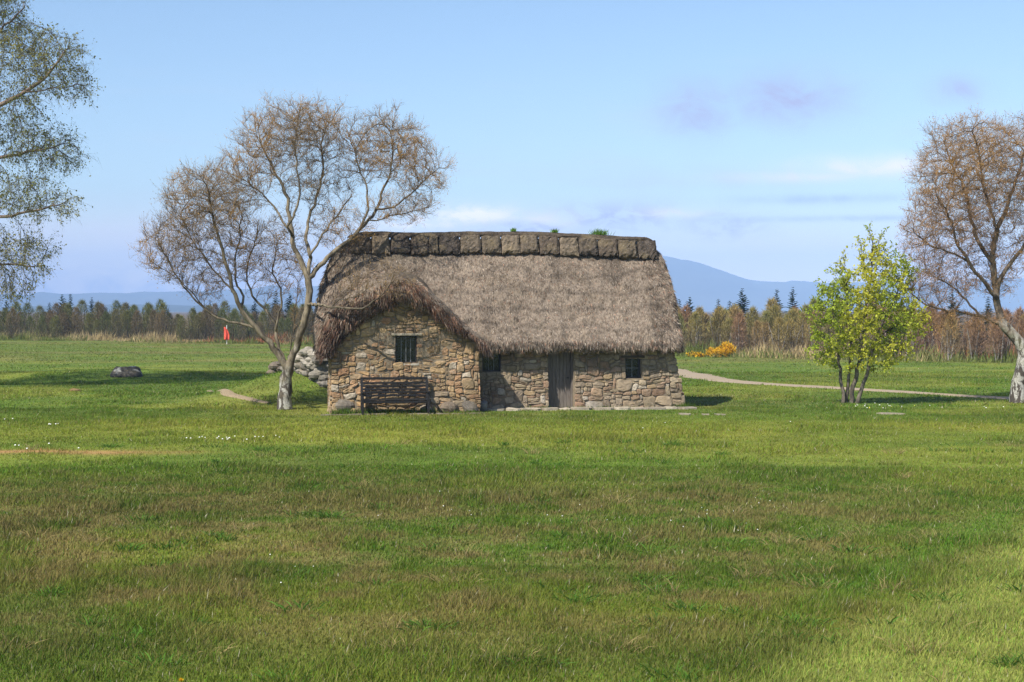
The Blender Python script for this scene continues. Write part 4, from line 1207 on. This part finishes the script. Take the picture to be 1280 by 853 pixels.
def middle_birch():
    Y = 48.9; s = lambda *a, **k: sk(Y, *a, **k)
    skel = [s([(356, 513), (355, 500), (357, 478), (361, 458)], .30, .19),
            s([(361, 458), (367, 442), (374, 422), (381, 400), (386, 378), (387, 360), (384, 345)], .145, .12, 0, -.2),
            s([(384, 348), (376, 325), (366, 300), (362, 275), (359, 248), (350, 225), (336, 200), (326, 178)], .105, .03, -.2, .4),
            s([(363, 290), (345, 262), (325, 240), (305, 225)], .05, .02, -.3, .5),
            s([(385, 345), (388, 322), (382, 300), (386, 272), (397, 245), (405, 215), (402, 185), (408, 155)], .085, .025, -.2, 1.3),
            s([(386, 352), (396, 335), (412, 320), (430, 306), (448, 290), (462, 275), (474, 255), (480, 235), (490, 212), (492, 185), (486, 160)], .10, .022, -.2, 1.9),
            s([(448, 290), (460, 265), (458, 235), (447, 205), (440, 180)], .055, .02, .5, 1.3),
            s([(470, 262), (490, 262), (510, 245), (530, 225), (548, 210)], .045, .015, .8, 1.6),
            s([(462, 277), (490, 270), (520, 265), (542, 255)], .03, .01, .7, 1.0),
            s([(388, 320), (405, 290), (425, 265), (440, 245)], .05, .02, -.2, .8),
            s([(362, 280), (375, 250), (372, 215), (368, 180), (372, 150)], .05, .02, -.4, .2),
            [(*at(px, py, 48.9 + d), r_) for px, py, d, r_ in ((383, 380, -.2, .055), (396, 381, -1.3, .05), (408, 383, -2.2, .045), (430, 385, -2.55, .04), (452, 386, -2.75, .034), (470, 376, -2.85, .026), (484, 361, -2.9, .018), (493, 344, -3.0, .01))],
            [(*at(px, py, 48.9 + d), r_) for px, py, d, r_ in ((412, 382, -2.25, .026), (425, 374, -2.5, .02), (445, 372, -2.7, .015), (456, 364, -2.8, .01))],
            s([(359, 462), (350, 445), (338, 430), (325, 416), (312, 402), (300, 384), (291, 362), (285, 335), (277, 308), (268, 280), (262, 255), (258, 230)], .125, .028, 0, -.7),
            s([(320, 408), (300, 404), (283, 402), (266, 394), (248, 380), (232, 362), (218, 340), (205, 318)], .06, .02, -.2, -.5),
            s([(268, 395), (245, 372), (225, 350), (205, 338), (190, 328)], .03, .012, -.3, -.6),
            s([(300, 384), (306, 372), (295, 355), (292, 330), (300, 300), (303, 270)], .055, .02, -.2, .5),
            s([(355, 452), (348, 428), (344, 405), (330, 385), (316, 372), (308, 350), (312, 320), (322, 295)], .075, .02, .1, .9),
            s([(345, 408), (352, 385), (350, 360), (340, 340), (345, 315), (348, 300)], .05, .015, .1, .8),
            s([(291, 362), (265, 335), (240, 300), (225, 270)], .04, .015, -.4, .5),
            s([(362, 450), (366, 420), (368, 390), (372, 370)], .03, .012, 0, .5)]
    lob = [(258, 258, 60, 52, -.4, 1.6, 620), (222, 310, 46, 46, -.3, 1.3, 380), (292, 232, 40, 44, .4, 1.3, 230), (310, 310, 42, 48, .6, 1.2, 210), (190, 320, 20, 24, -.4, .6, 50), (262, 350, 46, 28, 0, 1., 120),
           (362, 172, 64, 42, .6, 1.5, 640), (330, 205, 44, 44, .4, 1.2, 240), (400, 168, 46, 38, 1.2, 1.2, 330), (395, 230, 40, 40, .9, 1.2, 140), (360, 300, 24, 50, .4, .8, 70),
           (484, 186, 52, 46, 1.7, 1.4, 560), (525, 218, 36, 38, 1.6, 1.0, 280), (500, 262, 48, 20, .9, 1., 170), (440, 200, 24, 45, 1.4, .9, 150), (462, 352, 44, 26, -2.75, .3, 110), (425, 285, 40, 30, .6, .9, 110), (350, 345, 40, 40, .7, .9, 90)]
    bare_tree('birch_tree', 'bare twiggy birch with forked mossy trunk leaning over the left end of the cottage', Y, (356, 512), skel, lob, 7,
              [(.22, .155, .09), (.33, .20, .075)], 28000, .034, [(.34, .22, .09), (.42, .24, .06)], step=.20, per=5, droop=.26, tw=(.2, .5), w=.0115, r0=.0048, di=2.6, dk=.21, spread=.95, wood=(.080, .066, .045), dens=1.35)


middle_birch()


def right_birch():
    Y = 52.8; s = lambda *a, **k: sk(Y, *a, **k)
    skel = [s([(1273, 505), (1272, 490), (1277, 465), (1281, 440), (1270, 422), (1253, 405)], .36, .20),
            s([(1253, 405), (1230, 398), (1205, 390), (1180, 388), (1155, 380), (1135, 365)], .09, .02, 0, -1.0),
            s([(1254, 406), (1245, 380), (1243, 350), (1240, 320), (1248, 285), (1262, 250), (1275, 215), (1282, 180)], .16, .03, 0, .3),
            s([(1246, 372), (1228, 350), (1208, 325), (1196, 300), (1185, 270), (1172, 245)], .09, .02, -.1, -1.2),
            s([(1240, 330), (1222, 300), (1212, 268), (1205, 235), (1190, 205), (1180, 180)], .09, .02, 0, .8),
            s([(1246, 290), (1235, 255), (1228, 220), (1222, 185), (1215, 160)], .06, .02, 0, -.6),
            s([(1208, 325), (1185, 315), (1160, 305), (1140, 290)], .05, .015, -.4, -.9),
            s([(1243, 360), (1262, 330), (1285, 300), (1310, 260), (1335, 220)], .10, .025, 0, .4),
            s([(1281, 440), (1300, 405), (1330, 370), (1365, 330), (1390, 290)], .15, .03, 0, .5),
            s([(1225, 395), (1200, 365), (1180, 350), (1160, 345)], .05, .015, -.3, .8)]
    lob = [(1215, 235, 70, 70, 0, 2.2, 800), (1175, 290, 48, 62, -.5, 1.6, 460), (1215, 185, 62, 38, 0, 1.6, 420), (1275, 215, 80, 70, .3, 2.2, 620), (1180, 355, 46, 34, -.6, 1.2, 210), (1245, 320, 40, 60, .5, 1.6, 170), (1340, 270, 80, 90, .3, 2.4, 500), (1200, 400, 50, 16, -.8, .8, 100), (1175, 215, 36, 36, .4, 1.2, 200)]
    bare_tree('birch_tree', 'tall russet twigged birch with stout white trunk at the right edge', Y, (1273, 504), skel, lob, 12,
              [(.25, .155, .085), (.32, .19, .075)], 56000, .032, [(.34, .195, .085), (.40, .235, .08)], step=.23, per=5, droop=.22, tw=(.22, .52), w=.012, r0=.005, di=2.8, dk=.23, spread=.95, wood=(.075, .058, .042), dens=1.6)


right_birch()


def left_birch():
    Y = 62.5; s = lambda *a, **k: sk(Y, *a, **k)
    skel = [s([(-105, 478), (-104, 440), (-100, 380), (-98, 300), (-95, 220), (-88, 140), (-82, 60), (-75, -20), (-65, -90)], .36, .10),
            s([(-95, 220), (-60, 170), (-25, 145), (5, 128), (30, 115), (55, 100), (72, 80), (85, 60)], 0.162, .03, 0, -.8),
            s([(30, 115), (60, 112), (90, 108), (112, 106)], .04, .012, -.6, -1.0),
            s([(-98, 290), (-60, 240), (-25, 205), (10, 195), (45, 188), (75, 182)], 0.135, .03, 0, .4),
            s([(-98, 330), (-60, 300), (-20, 275), (15, 270), (50, 262), (75, 258)], 0.121, .03, 0, -.5),
            s([(-100, 370), (-60, 345), (-25, 330), (10, 330), (40, 335)], 0.108, .03, 0, .6),
            s([(-88, 140), (-50, 90), (-20, 55), (10, 30), (30, 10)], 0.121, .03, 0, .8), s([(-80, 40), (-50, -10), (-20, -40), (5, -60)], .07, .02),
            s([(-95, 230), (-140, 180), (-180, 150), (-220, 130)], .1, .03, 0, .6), s([(-100, 320), (-150, 280), (-200, 260)], .09, .02), s([(-85, 80), (-130, 30), (-170, 0)], .08, .02, 0, -.5)]
    lob = [(70, 75, 40, 40, -.8, 1.2, 330), (30, 80, 40, 60, -.4, 1.6, 330), (100, 105, 16, 18, -.9, .6, 70), (45, 180, 50, 30, .2, 1.3, 380), (85, 190, 20, 20, .3, .7, 90), (30, 245, 46, 28, -.4, 1.2, 360), (75, 255, 24, 16, -.5, .7, 100), (25, 315, 45, 30, .4, 1.1, 330), (10, 355, 42, 16, .4, .9, 160), (5, 20, 30, 40, .6, 1.6, 250),
           (-60, 0, 90, 70, 0, 2.5, 320), (-180, 130, 70, 80, .4, 2.2, 220), (-190, 270, 60, 60, 0, 1.8, 160), (-60, 120, 60, 90, 0, 2., 260), (-60, 280, 50, 70, 0, 1.8, 200), (15, 150, 40, 40, -.2, 1., 160)]
    bare_tree('birch_tree', 'tall drooping birch with pale green new leaves reaching in at the left edge', Y, (-105, 478), skel, lob, 15,
              [(.13, .11, .075), (.17, .15, .07)], 42000, .078, [(.20, .205, .05), (.30, .27, .07)], step=.28, per=5, droop=-.45, tw=(.3, .8), w=.013, r0=.007, dk=.34)


left_birch()


def green_tree():
    Y = 52.3; s = lambda *a, **k: sk(Y, *a, **k)
    skel = [s([(1054, 506), (1053, 485), (1050, 460), (1047, 430), (1042, 400), (1040, 370)], .085, .02, 0, .4),
            s([(1064, 506), (1067, 480), (1074, 450), (1078, 420), (1082, 385), (1088, 350), (1090, 310), (1087, 284)], .10, .008, 0, -.1),
            s([(1071, 507), (1079, 482), (1087, 455), (1094, 425), (1107, 395), (1122, 365)], .09, .025, -.2, -.7),
            s([(1059, 505), (1060, 478), (1064, 448), (1063, 415), (1060, 380), (1058, 350)], .075, .02, .2, -.4),
            s([(1086, 350), (1078, 325), (1076, 298)], .014, .006, .1, .2), s([(1089, 330), (1097, 312), (1100, 296)], .014, .006, -.1, -.2), s([(1060, 350), (1055, 335), (1056, 322)], .012, .006, 0, .2),
            s([(1092, 425), (1115, 410), (1138, 405), (1155, 400)], .035, .012, -.3, -.5), s([(1050, 440), (1035, 425), (1022, 415)], .03, .012, .2, -.3)]
    lob = [(1058, 395, 46, 44, -.2, 1.2, 260), (1095, 360, 46, 46, -.2, 1.3, 280), (1125, 395, 36, 36, -.4, 1.1, 190), (1040, 430, 28, 28, 0, .9, 110), (1122, 340, 30, 24, 0, .8, 90), (1095, 430, 44, 22, -.2, 1., 120), (1090, 328, 14, 14, 0, .4, 14), (1050, 355, 22, 22, 0, .7, 70), (1075, 460, 30, 12, -.2, .7, 40), (1030, 385, 16, 30, 0, .7, 60), (1042, 452, 26, 14, .2, .7, 60), (1105, 452, 26, 14, -.4, .7, 50), (1072, 440, 30, 20, -.6, .7, 60)]
    bare_tree('leafy_tree', 'small many stemmed tree in bright yellow green spring leaf', Y, (1064, 505), skel, lob, 31,
              [(.14, .12, .09), (.10, .09, .06)], 21000, .080, [(.33, .40, .035), (.54, .52, .055)], wood=(.065, .055, .042), step=.20, per=3, droop=.12, tw=(.16, .38), w=.010, r0=.005, dk=.26)


green_tree()


# --- small trees of the wood beyond the field
def make_conifer(label, h, wd, seed, col):
    r = np.random.default_rng(seed); o = empty('conifer_tree'); tag(o, label, 'tree')
    zz = np.linspace(0, h, 10); P = np.stack([.03 * h * .1 * r.normal(size=10), .003 * r.normal(size=10), zz], -1)
    tubes(P, np.arange(10) - 1, np.linspace(.07, .008, 10) * h / 5, 'trunk', M['twig'], o, lambda V, rr: np.tile([.09, .07, .055], (len(V), 1)))
    B, D, L = [], [], []
    z = h * .08
    while z < h * .985:
        f = z / h; nb = int(5 + 4 * (1 - f)); R0 = wd * (1 - f) ** .8 * (.8 + .35 * r.random()) + .05
        for k in range(nb):
            a = r.random() * 6.28; rl = R0 * (.65 + .5 * r.random()); up = -.10 + .75 * f
            d = np.array([math.cos(a), math.sin(a), up]); d /= np.linalg.norm(d)
            m = max(4, int(rl * 16)); t = (np.arange(m) + r.random(m)) / m
            p = np.array([0, 0, z]) + d * (t * rl)[:, None] + np.array([0, 0, -.10]) * (t ** 2 * rl)[:, None]
            for sgn in (-1, 1, 0):
                side = np.array([-d[1], d[0], 0]) * sgn
                B.append(p); D.append(np.tile(d * .8 + side * .8 + np.array([0, 0, -.15]), (m, 1)) + r.normal(size=(m, 3)) * .25); L.append((.10 + .16 * (1 - t)) * (.8 + .4 * r.random(m)) * (rl / .8) ** .4)
        z += h * .030 * (.8 + .4 * r.random()) + .02
    B, D, L = np.concatenate(B), np.concatenate(D), np.concatenate(L); n = len(B)
    V, F, k = blades(B, D, L, L * .42, 1)
    mesh('crown', V, F, M['twig'], o, np.repeat(np.array(col) * (.6 + .8 * r.random((n, 1))), k, 0))
    return o


def make_scrub(label, h, wd, seed, c0, c1, name='birch_sapling', low=.22, n=1300, stems=3, pale=True):
    r = np.random.default_rng(seed); o = empty(name); tag(o, label, 'tree')
    Ps, pr, rd = [], [], []
    for s_ in range(stems):
        x, y = r.normal(size=2) * .12; lx, ly = r.normal(size=2) * .10 * h; k0 = len(Ps)
        for j in range(7):
            f = j / 6; Ps.append((x + lx * f + .02 * r.normal(), y + ly * f + .02 * r.normal(), f * h * .86)); pr.append(k0 + j - 1 if j else -1); rd.append(.05 * (1 - f) ** .8 + .008)
    tubes(np.array(Ps), np.array(pr), np.array(rd), 'trunk', M['twig'], o, lambda V, rr: np.tile([.30, .27, .23] if pale else [.10, .08, .06], (len(V), 1)) * (.45 + .8 * r.random((len(V), 1))))
    t = r.random(n) ** .8; z = h * (low + (1 - low) * t)
    env = np.sin(np.clip((t * .93 + .07), 0, 1) ** .75 * math.pi) ** .6
    a = r.random(n) * 6.28; rr = wd * env * np.sqrt(r.random(n)) * (.75 + .5 * vnoise(a * 1.3, t * 4, 1.0, seed * 3.))
    B = np.stack([rr * np.cos(a), rr * np.sin(a), z - .05 * h], -1)
    D = np.stack([np.cos(a) * .5, np.sin(a) * .5, np.full(n, .9)], -1) + r.normal(size=(n, 3)) * .35; L = h * (.05 + .07 * r.random(n))
    f = np.clip(t + r.normal(size=n) * .15, 0, 1)[:, None]; c = (np.array(c0) * (1 - f) + np.array(c1) * f) * (.55 + .9 * r.random((n, 1)))
    V, F, k = blades(B, D, L, .016 + .035 * r.random(n), 1)
    mesh('crown', V, F, M['twig'], o, np.repeat(c, k, 0))
    return o


def place(o, px, Y, s, first, rz=None, yb=None):
    c = o if first else copy_tree(o)
    x = (px - 640) / PXF * Y; c.location = (x, Y, float(T(x, Y)) - .03); c.scale = (s, s, s); c.rotation_euler = (0, 0, random.random() * 6.28 if rz is None else rz)
    return c


def woods():
    r = np.random.default_rng(99)
    GC = 'dark conifers rising above the wood'
    con = [make_conifer('conifer', 5.0, 1.45, 1, (.024, .048, .026)), make_conifer('conifer', 5.0, 1.85, 2, (.026, .05, .03)), make_conifer('conifer', 5.0, 1.3, 3, (.034, .062, .046))]
    used = [True, True, True]
    spots = [   # px, top py, Y, kind, label
        (928, 360, 145, 1, 'broad dark conifer, tallest spire above the birches right of the cottage roof'),
        (912, 374, 147, 0, 'shorter conifer pressed against the left flank of the tallest right-hand spire'),
        (898, 372, 149, 0, 'narrow conifer between the cottage gable and the tall broad spire'),
        (862, 371, 140, 1, 'dark conifer just clear of the cottage gable with a rounded top'),
        (849, 372, 143, 0, 'dark conifer half hidden behind the cottage gable end'),
        (971, 360, 148, 0, 'open topped conifer, left of the twin spires before the leafy tree'),
        (991, 358, 150, 2, 'slim conifer, right of the twin spires before the leafy tree'),
        (962, 375, 150, 2, 'low conifer at the foot of the twin spires'),
        (1095, 372, 150, 1, 'dark conifer hidden behind the leafy green tree'),
        (1135, 374, 150, 0, 'dark conifer between the leafy tree and the russet birch'),
        (1190, 365, 152, 1, 'dark conifer behind the lower limbs of the russet birch'),
        (1235, 370, 150, 0, 'dark conifer behind the trunk of the russet birch'),
        (8, 375, 172, 1, 'bushy dark conifer at the left edge of the picture'),
        (62, 377, 180, 0, 'small conifer left of the twin spires on the left'),
        (78, 368, 180, 1, 'left one of the close pair of conifer spires on the left'),
        (88, 366, 181, 0, 'right one of the close pair of conifer spires on the left'),
        (115, 371, 182, 2, 'slim conifer standing just right of the close pair of spires'),
        (133, 383, 182, 0, 'small conifer behind the thickets left of the bare birch'),
        (243, 383, 178, 2, 'bluish conifer near the red flag, left of two'),
        (263, 374, 180, 0, 'pointed conifer behind the left limbs of the bare birch'),
        (272, 384, 176, 1, 'bushy bluish conifer just left of the red flag'),
        (318, 376, 170, 1, 'dark conifer behind the middle stems of the bare birch'),
        (345, 362, 165, 0, 'tall conifer seen between the two trunks of the bare birch'),
        (362, 366, 166, 1, 'dark conifer behind the right trunk of the bare birch'),
        (388, 372, 160, 0, 'dark conifer beside the left end of the thatched roof')]
    tall = []
    for k, (px, top, Y, kd, lab) in enumerate(spots):
        h = (HORIZON - top) / PXF * Y + CAMH; c = place(con[kd], px, Y, h / 5.0, used[kd]); used[kd] = False
        c['label'] = lab; c['group'] = GC
    # birches on the right, nearer
    kinds = [make_scrub('x', 3.2, .62, 11, (.20, .15, .09), (.32, .22, .085)), make_scrub('x', 3.2, .70, 12, (.19, .15, .085), (.27, .23, .07)), make_scrub('x', 3.2, .58, 13, (.20, .135, .09), (.32, .19, .10)),
             make_scrub('x', 3.2, .75, 14, (.20, .155, .08), (.32, .245, .08)), make_scrub('x', 3.2, .66, 15, (.18, .145, .08), (.24, .23, .07))]
    labs = 'young brown birch with thin pale stem in the thicket behind and right of the cottage'
    first = [True] * 5
    for row, (dY, cnt, hh) in enumerate(((3.5, 40, .93), (7.5, 38, 1.0), (13, 34, 1.08))):
        for k in range(cnt):
            px = 842 + (1330 - 842) * (k + .5 + .5 * r.normal()) / cnt
            Y = edge_y((px - 640) / PXF * 100) + dY + r.normal() * 1.3
            s_ = hh * (.74 + .42 * r.random()) * (1 - .12 * sstep(px, 1120, 1200)); kd = int(r.integers(5))
            if px > 1130: kd = int(r.choice([0, 2, 2]))
            c = place(kinds[kd], px, Y, s_, first[kd]); first[kd] = False
            c['label'] = labs; c['group'] = 'young birches in the thicket by the cottage'
    for k in range(46):
        px = 430 + 420 * (k + .5) / 46; Y = edge_y((px - 640) / PXF * 115) + 4 + 9 * r.random(); kd = int(r.integers(5))
        c = place(kinds[kd], px, Y, .85 + .25 * r.random(), first[kd]); first[kd] = False
        c['label'] = labs; c['group'] = 'young birches in the thicket by the cottage'
    # darker wood on the left, farther
    lk = [make_scrub('x', 3.9, .95, 21, (.095, .088, .048), (.16, .14, .06), 'thicket_tree', .05, 1500, 3, False), make_scrub('x', 3.9, 1.0, 22, (.085, .092, .040), (.125, .142, .046), 'thicket_tree', .05, 1500, 3, False),
          make_scrub('x', 3.9, .85, 23, (.10, .085, .055), (.19, .14, .07), 'thicket_tree', .08, 1400, 3, False), make_scrub('x', 3.9, .9, 24, (.09, .095, .040), (.165, .165, .05), 'thicket_tree', .05, 1400, 3, False)]
    first = [True] * 4
    for row, (dY, cnt, hh) in enumerate(((3.5, 34, .76), (8, 36, .86), (15, 34, .97))):
        for k in range(cnt):
            px = -30 + (440 + 30) * (k + .5 + .4 * r.normal()) / cnt
            x0 = (px - 640) / PXF * 158; Y = edge_y(x0) + dY + r.normal() * 1.2
            kd = int(r.integers(4)); c = place(lk[kd], px, Y, hh * (.68 + .52 * r.random()) * Y / 165, first[kd]); first[kd] = False
            c['label'] = 'dense olive brown thicket tree at the far edge on the left'; c['group'] = 'thicket trees along the far left edge'


woods()


def rough_margin():
    """tall bleached grass and brambles between the mown field and the wood"""
    n = 70000; t = rng.random(n); s = np.concatenate([[0], np.cumsum(np.linalg.norm(np.diff(FENCE_LINE, axis=0), axis=1))]); q = t * s[-1]
    x = np.interp(q, s, FENCE_LINE[:, 0]); y0 = np.interp(q, s, FENCE_LINE[:, 1]); off = rng.random(n) * 5 - .6 + .8 * (fbm(x, y0, .3, 5., 2) - .5)
    y = y0 + off; clump = fbm(x, y, .45, 71., 3); z = T(x, y)
    h = (.26 + .70 * rng.random(n) ** 2) * (.45 + 1.0 * sstep(clump, .38, .68)) * (.6 + .4 * sstep(off, -.5, 1.5)) * 1.0
    V, F, k = blades(np.stack([x, y, z - .02], -1), np.stack([rng.normal(size=n) * .28, rng.normal(size=n) * .28, np.ones(n)], -1), h, .045 * (.5 + rng.random(n)), 2, np.stack([rng.normal(size=n) * .12, rng.normal(size=n) * .1, 0 * x], -1) * h[:, None])
    hue = fbm(x, y, .18, 15., 3); f = sstep(hue + np.where(x < -5, .10, 0), .42, .6)[:, None]
    st = np.array([.42, .33, .17]); gr = np.array([.15, .18, .045]); rd = np.array([.33, .14, .075])
    c = gr * (1 - f) + st * f
    c = np.where((rng.random(n) < np.exp(-((x + 24.5) / 5) ** 2) * .95 * sstep(off, .2, 1.2))[:, None], rd, c); c = np.where((rng.random(n) < sstep(x, 22, 27) * .55 * sstep(off, .5, 2))[:, None], rd * .9, c)
    low = (off < .5)[:, None]; c = np.where(low & (rng.random((n, 1)) < .6), gr, c)
    tag(mesh('rough_grass', V, F, M['blade'], None, np.repeat(c * (.6 + .8 * rng.random((n, 1))), k, 0)), 'tall bleached grass along the far edge of the field', 'rough grass', kind='stuff')
    # brushwood floor of the wood
    n = 40000; q = rng.random(n) * s[-1]; x = np.interp(q, s, FENCE_LINE[:, 0]); y = np.interp(q, s, FENCE_LINE[:, 1]) + 2 + rng.random(n) * 22
    h = .5 + .9 * rng.random(n); V, F, k = blades(np.stack([x, y, T(x, y) - .02], -1), np.stack([rng.normal(size=n) * .4, rng.normal(size=n) * .4, np.ones(n)], -1), h, .06 * (.5 + rng.random(n)), 1)
    c = np.where((x > 0)[:, None], np.array([.23, .155, .085]), np.array([.105, .088, .05])) * (.5 + rng.random((n, 1)))
    tag(mesh('brushwood', V, F, M['twig'], None, np.repeat(c, k, 0)), 'brown brushwood between the trunks of the wood', 'brushwood', kind='stuff')


rough_margin()


def gorse(label, px, py, Y, wd, h, n, seed, dens=.7):
    r = np.random.default_rng(seed); p = at(px, py, Y); z = float(T(p[0], p[1])); o = empty('gorse_bush', (p[0], p[1], z)); tag(o, label, 'bush', 'gorse bushes')
    cl = np.array([(r.normal() * wd * .38, r.normal() * .35, abs(r.normal()) * h * .2 + h * .4, .25 + .2 * r.random()) for _ in range(14)])
    k = r.integers(0, 14, n); v = unit(r.normal(size=(n, 3))) * (r.random((n, 1)) ** .4) * cl[k, 3:4] * np.array([1, 1, .8]) * h / .9
    B = cl[k, :3] + v; B[:, 2] = np.clip(B[:, 2], .02, None); D = unit(v) + r.normal(size=(n, 3)) * .4 + np.array([0, 0, .4]); L = .09 + .1 * r.random(n)
    V, F, kk = blades(B, D, L, .04 + .03 * r.random(n), 1)
    yel = (r.random(n) < dens * sstep(v[:, 2] + .2, -.2, .2))[:, None]
    c = np.where(yel, np.array([.78, .47, .025]), np.array([.05, .075, .02])) * (.65 + .6 * r.random((n, 1)))
    f = mesh('foliage', V[: int(.45 * n) * 3], F[0][: int(.45 * n)], M['leaf'], o, np.repeat(c, 3, 0)[: int(.45 * n) * 3])
    V2 = V[int(.45 * n) * 3:]; mesh('blossom', V2, np.arange(len(V2)).reshape(-1, 3), M['flower'], o, np.repeat(np.where(rng.random((n, 1)) < .85, np.array([.80, .48, .025]), np.array([.5, .3, .02])), 3, 0)[int(.45 * n) * 3:])


gorse('bright orange yellow gorse bush in bloom at the foot of the birches', 907, 448, 103.0, 1.0, .85, 4200, 1)
gorse('low faint yellow gorse patch close to the cottage gable', 873, 447, 103.5, .9, .30, 600, 2, .3)
gorse('single small orange blossom clump in rough grass left of the right birch trunk', 1219, 449, 96, .22, .75, 130, 3, .8)


def daisies():
    spots = [(262, 550, 9, .7), (290, 551, 8, .7), (318, 549, 4, .8), (65, 533, 5, .3), (4, 526, 3, .3), (1105, 509, 14, 1.6), (1080, 512, 7, 1.0), (1245, 511, 3, .6), (20, 558, 3, 1.), (100, 563, 3, 2), (860, 533, 3, 3), (640, 640, 16, 4), (300, 720, 6, 1.8), (900, 650, 12, 3)]
    VV, FF, CC = [], [], []; n0 = 0
    for px, py, n, sp in spots:
        q = gnd(px, py); x = q[0] + rng.normal(size=n) * sp * .5; y = q[1] + rng.normal(size=n) * sp * .35; z = T(x, y) + .06; s_ = (.008 if py > 600 else .017) * (.7 + .6 * rng.random(n))
        N = 7; t = np.arange(N) / N * 2 * math.pi
        ring = np.stack([x[:, None] + s_[:, None] * np.cos(t), y[:, None] + s_[:, None] * np.sin(t) - s_[:, None] * .3, z[:, None] + s_[:, None] * .5 * np.sin(t)], -1)
        V = np.concatenate([ring, np.stack([x, y - s_ * .4, z + s_ * .2], -1)[:, None]], 1); b = np.arange(n)[:, None, None] * (N + 1) + n0
        i = np.arange(N); f = np.stack([i, (i + 1) % N, np.full(N, N)], -1)[None] + b
        VV.append(V.reshape(-1, 3)); FF.append(f.reshape(-1, 3)); n0 += n * (N + 1)
        c = np.tile([.80, .80, .74], (n, 1)); c[rng.random(n) < (.35 if 1000 < px < 1200 else 0)] = (.75, .65, .12); CC.append(np.repeat(c, N + 1, 0))
    tag(mesh('daisies', np.concatenate(VV), np.concatenate(FF), M['flower'], None, np.concatenate(CC)), 'tiny white daisies scattered through the lawn', 'daisies', kind='stuff')


daisies()


def dandelion():
    q = at(226.5, 850.5, 12.95); z0 = float(T(q[0], q[1])); h = q[2] - z0; o = empty('dandelion', (q[0], q[1], z0)); tag(o, 'single yellow dandelion in the near grass at the bottom edge', 'flower')
    m = MB(); t = np.arange(6) / 6 * 2 * math.pi; i = np.arange(6); j = (i + 1) % 6
    V = np.concatenate([np.stack([.003 * np.cos(t), .003 * np.sin(t), np.full(6, zz)], -1) for zz in (0, h)]); m.add(V, [np.stack([i, j, j + 6, i + 6], -1)], (.14, .17, .05)); m.build('stem', M['blade'], o)
    n = 150; a = rng.random(n) * 6.28; e = rng.random(n) ** .7 * 1.35; D = np.stack([np.cos(a) * np.sin(e), np.sin(a) * np.sin(e), np.cos(e)], -1)
    V, F, k = blades(np.tile([0, 0, h - .005], (n, 1)), D, .026 * (.8 + .3 * rng.random(n)), np.full(n, .010), 1)
    mesh('flower_head', V, F, M['flower'], o, np.repeat(np.array([[.80, .50, .01]]) * (.8 + .3 * rng.random((n, 1))), k, 0))


dandelion()

S.cycles.use_denoising = True
S.cycles.denoiser = 'OPENIMAGEDENOISE'
S.cycles.denoising_prefilter = 'NONE'
S.cycles.max_bounces = 6
S.cycles.transparent_max_bounces = 8
